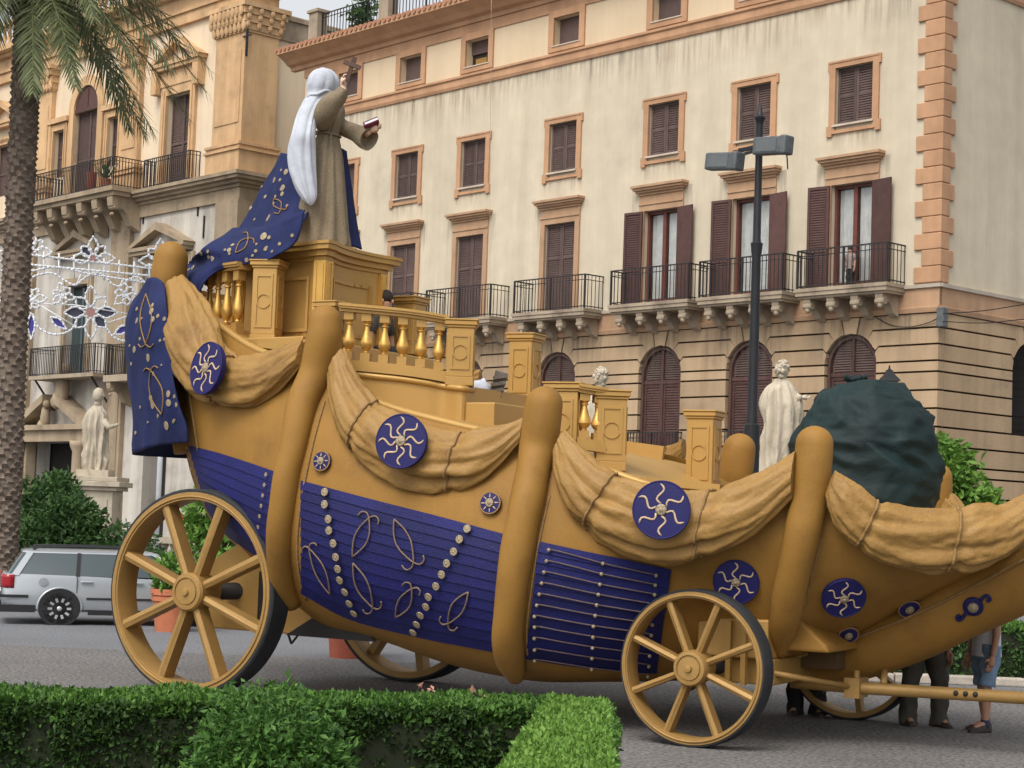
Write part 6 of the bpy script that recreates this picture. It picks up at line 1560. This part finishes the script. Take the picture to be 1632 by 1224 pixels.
g3 = gp_(345, 840, 36); shrub('shrub', g3, [((0, 0, 1.5), (.55, .5, .65)), ((.4, .1, 1.9), (.4, .4, .5)), ((-.2, 0, 1.9), (.4, .4, .5))], .2, 'bright_leaf', 'glossy leafy shrub seen under the carriage stern through the rear wheel', seed=6, n=1600)
g4 = gp_(1525, 800, 33); shrub('tree', g4, [((0, 0, 2.6), (.7, .6, .9)), ((-.25, 0, 3.2), (.45, .45, .65)), ((.4, 0, 2.3), (.5, .5, .6))], .2, 'bright_leaf', 'small bright green tree beyond the carriage bow against the rusticated wall', 'tree', seed=7, n=2600, trunk=.09)

def hedge(name, poly, h, label, leafm, size, dens, top_m=None, seed=1, group=None, trim=.05, top_dens=None):
    """poly: ground outline CCW of world points"""
    base = sum((Vector((x, y, 0)) for x, y in poly), Vector()) / len(poly); root = empty(name, base); rr = random.Random(seed); n = len(poly)
    lp_ = [Vector((x, y, 0)) - base for x, y in poly]
    ins = [p * (1 - .10 / max(.3, p.length)) for p in lp_]
    b = B(); b.prism([(p.x, p.y) for p in ins], .0, h - .10, 'z'); b.obj('dark_core', 'hedge_core', root)  # solid near-black block stands in for the shaded depth behind the leaves
    sp_ = []
    for i in range(n):
        a, c = lp_[i], lp_[(i + 1) % n]; e = c - a; nr = Vector((e.y, -e.x, 0)).normalized()
        for _ in range(int(e.length * h * dens)):
            t, z = rr.random(), rr.random() ** .9 * h; p = a + e * t + Vector((0, 0, z)); bump = .07 * noise.noise((p + base) * 3.0) + .05 * noise.noise((p + base) * 9)
            sp_.append((p + nr * (bump - rr.random() ** 1.5 * .16), nr))
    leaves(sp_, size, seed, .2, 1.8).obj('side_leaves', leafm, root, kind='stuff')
    tpn = []; xs = [p.x for p in lp_]; ys = [p.y for p in lp_]
    def inside(x, y):
        r_ = False; j = n - 1
        for i in range(n):
            if (lp_[i].y > y) != (lp_[j].y > y) and x < (lp_[j].x - lp_[i].x) * (y - lp_[i].y) / (lp_[j].y - lp_[i].y) + lp_[i].x: r_ = not r_
            j = i
        return r_
    area = (max(xs) - min(xs)) * (max(ys) - min(ys))
    for _ in range(int(area * (top_dens or dens))):
        x, y = rr.uniform(min(xs), max(xs)), rr.uniform(min(ys), max(ys))
        if not inside(x, y): continue
        p = Vector((x, y, h)); bump = trim * noise.noise((p + base) * 2.5) + trim * .7 * noise.noise((p + base) * 8); tpn.append((p + Vector((0, 0, bump - rr.random() ** 1.5 * .12)), Vector((0, 0, 1))))
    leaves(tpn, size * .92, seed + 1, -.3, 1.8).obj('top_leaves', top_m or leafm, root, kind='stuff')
    tag(root, label, 'hedge', group); return root
HZ = .95
def hp(x, y, z=HZ): p = at_ground(x, y, z); return (p.x, p.y)
a1, a2 = hp(-40, 1116), hp(880, 1132); a3, a4 = hp(890, 1114), hp(-40, 1093)
hedge('hedge', [a1, a2, a3, a4], HZ, 'long clipped hedge with shaded face in front of the big rear wheel', 'hedge_leaf_shaded', .045, 9500, 'hedge_leaf', 21, top_dens=9500, trim=.035)
w1, w2, w3, w4 = hp(800, 1224), hp(969, 1224), hp(970, 1120), hp(872, 1113); dvx = ((w1[0] - w4[0]) * .35, (w1[1] - w4[1]) * .35)
hedge('hedge', [(w1[0] + dvx[0], w1[1] + dvx[1]), (w2[0] + dvx[0] * .3, w2[1] + dvx[1]), w3, w4], HZ + .01, 'clipped hedge arm with lit yellow green top at right angles to the long hedge', 'hedge_leaf', .04, 4500, 'hedge_top_lit', 22, trim=.025, top_dens=12000)
bc = at_depth(432, 1180, 10.55); bb_ = Vector((bc.x, bc.y, 0))
shrub('bush', bb_, [((0, 0, .62), (.46, .42, .52)), ((-.16, -.05, .5), (.36, .36, .45)), ((.2, -.05, .5), (.36, .36, .45)), ((0, 0, .25), (.45, .4, .3))], .054, 'bush_leaf', 'rounded leafy bush bulging out of the clipped hedge', 'bush', seed=9, n=16000, trunk=.02)
# fallen leaves lying on the hedge
for k, (x, y) in enumerate(((672, 1098), (686, 1100), (752, 1107), (765, 1109))):
    p = at_ground(x, y, HZ + .03); b = leaves([(Vector((rnd.gauss(0, .012), rnd.gauss(0, .012), .0)), Vector((0, 0, .3))) for _ in range(5)], .055, 30 + k); o = b.obj('dry_leaf', 'flower_pink'); o.location = p; tag(o, 'small dry pinkish leaf curl lying on top of the long clipped hedge', 'leaf', 'dry leaves on the hedge')
# far hedge on a kerbed bed at right
kb = at_ground(1500, 1091)
hx0, hx1, hy0 = 3.2, 10.5, kb.y + .25
b = B(); b.box(hx0 - .6, hx1 + .3, hy0 - .02, hy0 + 6, 0, .09); o = b.obj('planting_bed', 'soil'); o['kind'] = 'structure'
kx = hx0 - .6; i = 0
kr = empty('bed_kerb', (hx0, hy0 - .14, 0)); tag(kr, 'pale stone kerb edging the planting bed behind the standing people', 'kerb')
while kx < hx1:
    l = .55 + .2 * rnd.random(); b = B(); b.box(kx - hx0, kx - hx0 + l - .015, -.11, .11, 0, .12 + .02 * rnd.random()); o = b.obj('kerb_stone', 'kerb_stone', kr); bevel(o, .02); kx += l
hedge('hedge', [(hx0, hy0 + .2), (hx1, hy0 + .2), (hx1, hy0 + 1.3), (hx0, hy0 + 1.3)], .82, 'low clipped hedge on the kerbed bed behind the people', 'far_leaf', .075, 2200, 'hedge_leaf', 23)
# ================================================================ terracotta pots
def pot(px, py, rt, h, mt, label, plant):
    p = at_ground(px, py); root = empty('plant_pot', p); b = B()
    b.lathe([(rt * .74, 0), (rt * .8, h * .3), (rt * .86, h * .62), (rt * .88, h * .7), (rt * .97, h * .72), (rt * .97, h * .82), (rt * .93, h * .84), (rt * 1.03, h * .86), (rt * 1.03, h), (rt * .92, h), (rt * .86, h * .9), (.001, h * .88)], 26); o = b.obj('pot', mt, root); soft(o, 35)
    b = B(); b.lathe([(rt * .9, h * .88), (.001, h * .93)], 18); b.obj('earth', 'soil', root)
    rr = random.Random(px); leaves(ellipsoid_pts((0, 0, h + plant * .35), (rt * .9, rt * .9, plant * .55), 700, rr), .16, px, .1, 2.2).obj('plant', 'bright_leaf', root, kind='stuff'); tag(root, label, 'plant pot')
pot(272, 1006, .36, .72, 'terracotta', 'round terracotta pot with green plant beyond the rear wheel', .6)
pot(554, 1048, .36, .72, 'terracotta_red', 'darker red terracotta pot standing under the carriage hull', .5)
# ================================================================ no parking sign
q = at_depth(281, 826, 52); root = empty('road_sign', (q.x, q.y, 0)); tag(root, 'round red and blue no parking sign on a thin post', 'sign')
b = B(); b.tube([(0, .03, 0), (0, .03, q.z + .25)], .03, 8); b.obj('post', 'lamp_grey', root, True)
Rx = Matrix.Rotation(PI / 2, 3, 'X')
b = B(); b.lathe([(.001, -.01), (.21, -.01), (.21, .01), (.001, .01)], 28, (0, 0, q.z), Rx); b.obj('ring', 'sign_red', root)
b = B(); b.lathe([(.001, .011), (.15, .011), (.15, .015), (.001, .015)], 28, (0, 0, q.z), Rx); b.obj('disc', 'sign_blue', root)
b = B(); b.bar((-.11, -.018, q.z + .11), (.11, -.018, q.z - .11), .04, .006, (0, 1, 0)); b.obj('slash', 'sign_red', root)
# ================================================================ cables
def cable(pts, r, nm, label, mt='iron'):
    pts = [Vector(p) for p in pts]; b = B(lambda p: p - pts[0]); b.tube(crom(pts, 30), r, 6); o = b.obj(nm, mt, None, True); o.location = pts[0]; tag(o, label, 'cable'); return o
def fw_(px, py, off=.06): s, z = KF.at(px, py, off); return KF.o + KF.x * s + KF.n * off + Vector((0, 0, z))
bk_ = fw_(1499, 500, .12)
cable([bk_, bk_.lerp(at_depth(1640, 484, 46), .5) - Vector((0, 0, .05)), at_depth(1640, 484, 46), at_depth(1760, 468, 42)], .014, 'overhead_cable', 'upper thin cable leaving the junction box on the palazzo corner')
b2 = fw_(1499, 512, .12); cable([b2, b2.lerp(at_depth(1640, 508, 46), .5) - Vector((0, 0, .08)), at_depth(1640, 508, 46), at_depth(1760, 500, 42)], .014, 'overhead_cable', 'lower thin cable leaving the junction box on the palazzo corner')
cable([fw_(1395, 505, .05), fw_(1420, 518, .05), fw_(1450, 521, .05), fw_(1480, 514, .05), fw_(1497, 506, .1)], .014, 'wall_cable', 'slack cable looped along the palazzo wall under the string course')
cable([fw_(783, 0, 1.2), fw_(782, 130, .8), fw_(781, 300, .4), fw_(781, 560, .1)], .008, 'hanging_wire', 'thin vertical wire hanging down the palazzo front', 'kerb_stone')
b = B(); p = fw_(1509, 503, .0) if False else KF.o + Vector((0, 0, KF.at(1499, 505)[1])) + KF.n * .08; b.box(-.12, .12, -.12, .12, -.3, .25); o = b.obj('junction_box', 'lamp_grey'); o.location = p + Vector((.12, -.1, 0)); o.rotation_euler = (0, 0, KF.rz); bevel(o, .03); tag(o, 'small grey junction box at the palazzo corner below the string course', 'junction box')

# ================================================================ people
mat('curtain_pink', (.24, .19, .175), .9)
def skin_body(name, verts, edges, radii, mt, parent, root_i=0, sub=2):
    me = bpy.data.meshes.new(name); me.from_pydata([tuple(v) for v in verts], edges, []); o = bpy.data.objects.new(name, me); COL.objects.link(o); o.parent = parent
    import bmesh
    bm = bmesh.new(); bm.from_mesh(me); ly = bm.verts.layers.skin.verify(); bm.verts.ensure_lookup_table()
    for i, v in enumerate(bm.verts): r = radii[i]; v[ly].radius = r if isinstance(r, tuple) else (r, r); v[ly].use_root = i == root_i
    bm.to_mesh(me); bm.free(); me.materials.append(MATS[mt])
    m = o.modifiers.new('skin', 'SKIN'); m.use_smooth_shade = True; m.branch_smoothing = .4
    s = o.modifiers.new('sub', 'SUBSURF'); s.levels = sub; s.render_levels = sub
    return o
def person(base, face, hgt, label, legs='trouser_grey', shorts=None, top='shirt_dark', gap=.13, stride=.0, crouch=0.0, hair='hair', arms='down'):
    """facing angle about z; origin between the feet"""
    root = empty('person', base, face); tag(root, label, 'person'); k = hgt / 1.75
    hipz = .93 - crouch * .55; V = lambda x, y, z: Vector((x, y, z)) * k
    # local x = forward, y = left
    pel = V(0, 0, hipz); sp1 = V(.0 + crouch * .08, 0, hipz + .2); sp2 = V(crouch * .2, 0, hipz + .42); nk = V(crouch * .25 + .0, 0, hipz + .55); hd1 = V(crouch * .27 + .02, 0, hipz + .63); hd2 = V(crouch * .28 + .02, 0, hipz + .76)
    vs = [pel, sp1, sp2, nk, hd1, hd2]; ed = [(0, 1), (1, 2), (2, 3), (3, 4), (4, 5)]; ra = [(.13 * k, .15 * k), (.115 * k, .14 * k), (.12 * k, .17 * k), .055 * k, .085 * k, .075 * k]
    legj = []
    for s in (-1, 1):
        hp_ = V(0, s * .095, hipz - .05); kn = V(stride * s * .5 + .02 + crouch * .38, s * gap, .5 - crouch * .02); an = V(stride * s, s * gap, .10); toe = V(stride * s + .16, s * (gap + .03), .035)
        i0 = len(vs); vs += [hp_, hp_.lerp(kn, .5), kn, kn.lerp(an, .4), an, toe]; ed += [(0, i0)] + [(i0 + j, i0 + j + 1) for j in range(5)]; ra += [.095 * k, .082 * k, .06 * k, .062 * k, .043 * k, .035 * k]; legj.append((hp_, kn, an, toe))
    for s in (-1, 1):
        sh = sp2 + V(0, s * .19, .04); el = sh + (V(.02, s * .06, -.3) if arms == 'down' else V(.16, s * .04, -.22)); wr = el + (V(.05, -s * .0, -.26) if arms == 'down' else V(.24, -s * .06, .02)); hnd = wr + (V(.03, 0, -.1) if arms == 'down' else V(.1, 0, 0))
        i0 = len(vs); vs += [sh, el, wr]; ed += [(2, i0), (i0, i0 + 1), (i0 + 1, i0 + 2)]; ra += [.065 * k, .045 * k, .032 * k]
        hbm = B(); hand_bm(hbm, wr, hnd - wr, Vector((.3, -s, 0)), .19 * k, .3); hbm.obj('hand', 'skin', root, True)
    skin_body('body', vs, ed, ra, 'skin', root)
    # face, hair
    b = B(); c = hd2 - Vector((0, 0, .05 * k)); b.ball(c + Vector((.095 * k, 0, -.02 * k)), .018 * k, 8, 6, (1.2, .8, 1.4)); b.ball(c + Vector((0, .085 * k, -.02 * k)), .025 * k, 8, 6, (.8, .4, 1.3)); b.ball(c + Vector((0, -.085 * k, -.02 * k)), .025 * k, 8, 6, (.8, .4, 1.3)); b.obj('face_features', 'skin', root, True)
    b = B(); b.ball(c + Vector((-.02 * k, 0, .035 * k)), .108 * k, 16, 12, (1.0, .88, .95), .08, 8); b.obj('hair', hair, root, True)
    b = B()
    for s in (-1, 1): b.ball(c + Vector((.088 * k, s * .033 * k, .01 * k)), .011 * k, 6, 5)
    b.obj('eyes', 'hair', root, True)
    # shirt
    def ring(p, rx, ry, nz=.0): return [p + Vector((rx * math.cos(a) * (1 + nz * noise.noise(Vector((math.cos(a) * 2, math.sin(a) * 2, p.z * 6)))), ry * math.sin(a), 0)) for a in [2 * PI * j / 24 for j in range(24)]]
    hem = pel + Vector((0, 0, -.10 * k)); b = B(); b.grid([ring(hem, .155 * k, .19 * k, .12), ring(pel + Vector((0, 0, .03 * k)), .15 * k, .185 * k, .1), ring(sp1, .14 * k, .175 * k, .08), ring(sp2, .14 * k, .20 * k, .05), ring(sp2 + V(0, 0, .07), .10 * k, .15 * k), ring(nk - V(0, 0, .03), .065 * k, .07 * k)], True)
    for s in (-1, 1):
        sh = sp2 + V(0, s * .17, .05); e = sh + V(.02, s * .055, -.2); b.tube([sp2 + V(0, s * .1, .05), sh, e], [.085 * k, .08 * k, .072 * k], 12)
    b.obj('shirt', top, root, True)
    # legs clothing
    mt = shorts or legs; b = B()
    for hp_, kn, an, toe in legj:
        if shorts: pts = [hp_ + V(0, 0, .08), hp_.lerp(kn, .4), hp_.lerp(kn, .98)]; rad = [.12 * k, .108 * k, .105 * k]
        else: pts = [hp_ + V(0, 0, .08), hp_.lerp(kn, .5), kn, kn.lerp(an, .45), kn.lerp(an, .85), an + V(.01, 0, -.085)]; rad = [.125 * k, .115 * k, .1 * k, .1 * k, .1 * k, .105 * k]
        o_ = len(b.v); b.tube(crom(pts, 22), [v.x for v in crom([Vector((r, 0, 0)) for r in rad], 22)], 18)
        for i_ in range(o_, len(b.v)): p = b.v[i_]; b.v[i_] = p + Vector((noise.noise(p * 9), noise.noise(p * 9 + Vector((4, 0, 0))), 0)) * .03
    b.grid([ring(pel + V(0, 0, .06), .14 * k, .17 * k), ring(pel + V(0, 0, -.06), .15 * k, .185 * k), ring(pel + V(0, 0, -.14), .12 * k, .17 * k)], True)
    b.obj('shorts' if shorts else 'trousers', mt, root, True)
    for hp_, kn, an, toe in legj:
        d = (toe - an); d.z = 0; d.normalize(); sd_ = Vector((-d.y, d.x, 0)); b = B(); c0 = Vector((an.x, an.y, 0)) - d * .06 * k; rows = []
        for t, wv, hh in ((0, .04, .09), (.15, .05, .115), (.4, .052, .11), (.6, .054, .085), (.85, .052, .06), (1, .03, .04)):
            q = c0 + d * .28 * k * t; rows.append([q + sd_ * wv * k * ca + Vector((0, 0, max(0.002, hh * k * sa))) for ca, sa in ((-1, 0), (-1.02, .25), (-.8, .75), (0, 1), (.8, .75), (1.02, .25), (1, 0), (0, 0))])
        b.grid(rows, True); b.add(rows[0], [tuple(range(8))]); b.add(rows[-1], [tuple(range(8))]); b.obj('shoe', 'shoe', root, True)
        if shorts: b = B(); b.tube([an - V(0, 0, .06), an + V(0, 0, .04)], [.05 * k, .048 * k], 12); b.obj('sock', 'sock', root, True)
    return root
person(at_ground(1570, 1166), R(180 + 15), 1.74, 'person in denim shorts and white shirt standing behind the bow', shorts='jeans', top='shirt_white', gap=.10, stride=.06)
person(at_ground(1472, 1157), R(-80), 1.76, 'person in loose grey green trousers standing by the drawbar', legs='trouser_grey', gap=.16, stride=.05, top='shirt_dark')
person(at_ground(1285, 1140), R(-100), 1.72, 'person in black trousers standing beyond the front axle', legs='trouser_dark', gap=.13, top='shirt_dark')
dp = PW_(590, 474, 2.6); dp.z -= 1.18
person(dp, R(-30), 1.7, 'dark haired person crouching on deck beside the gold pedestal', legs='trouser_dark', top='trouser_grey', crouch=.85)
cs, _ = KF.at(1356, 420, .12); cp_ = KF.o + KF.x * cs + KF.n * .14 + Vector((0, 0, 9.126))
person(cp_, KF.rz + PI / 2, 1.25, 'child in pale top standing at the open balcony door', legs='trouser_dark', top='curtain_pink', gap=.08)
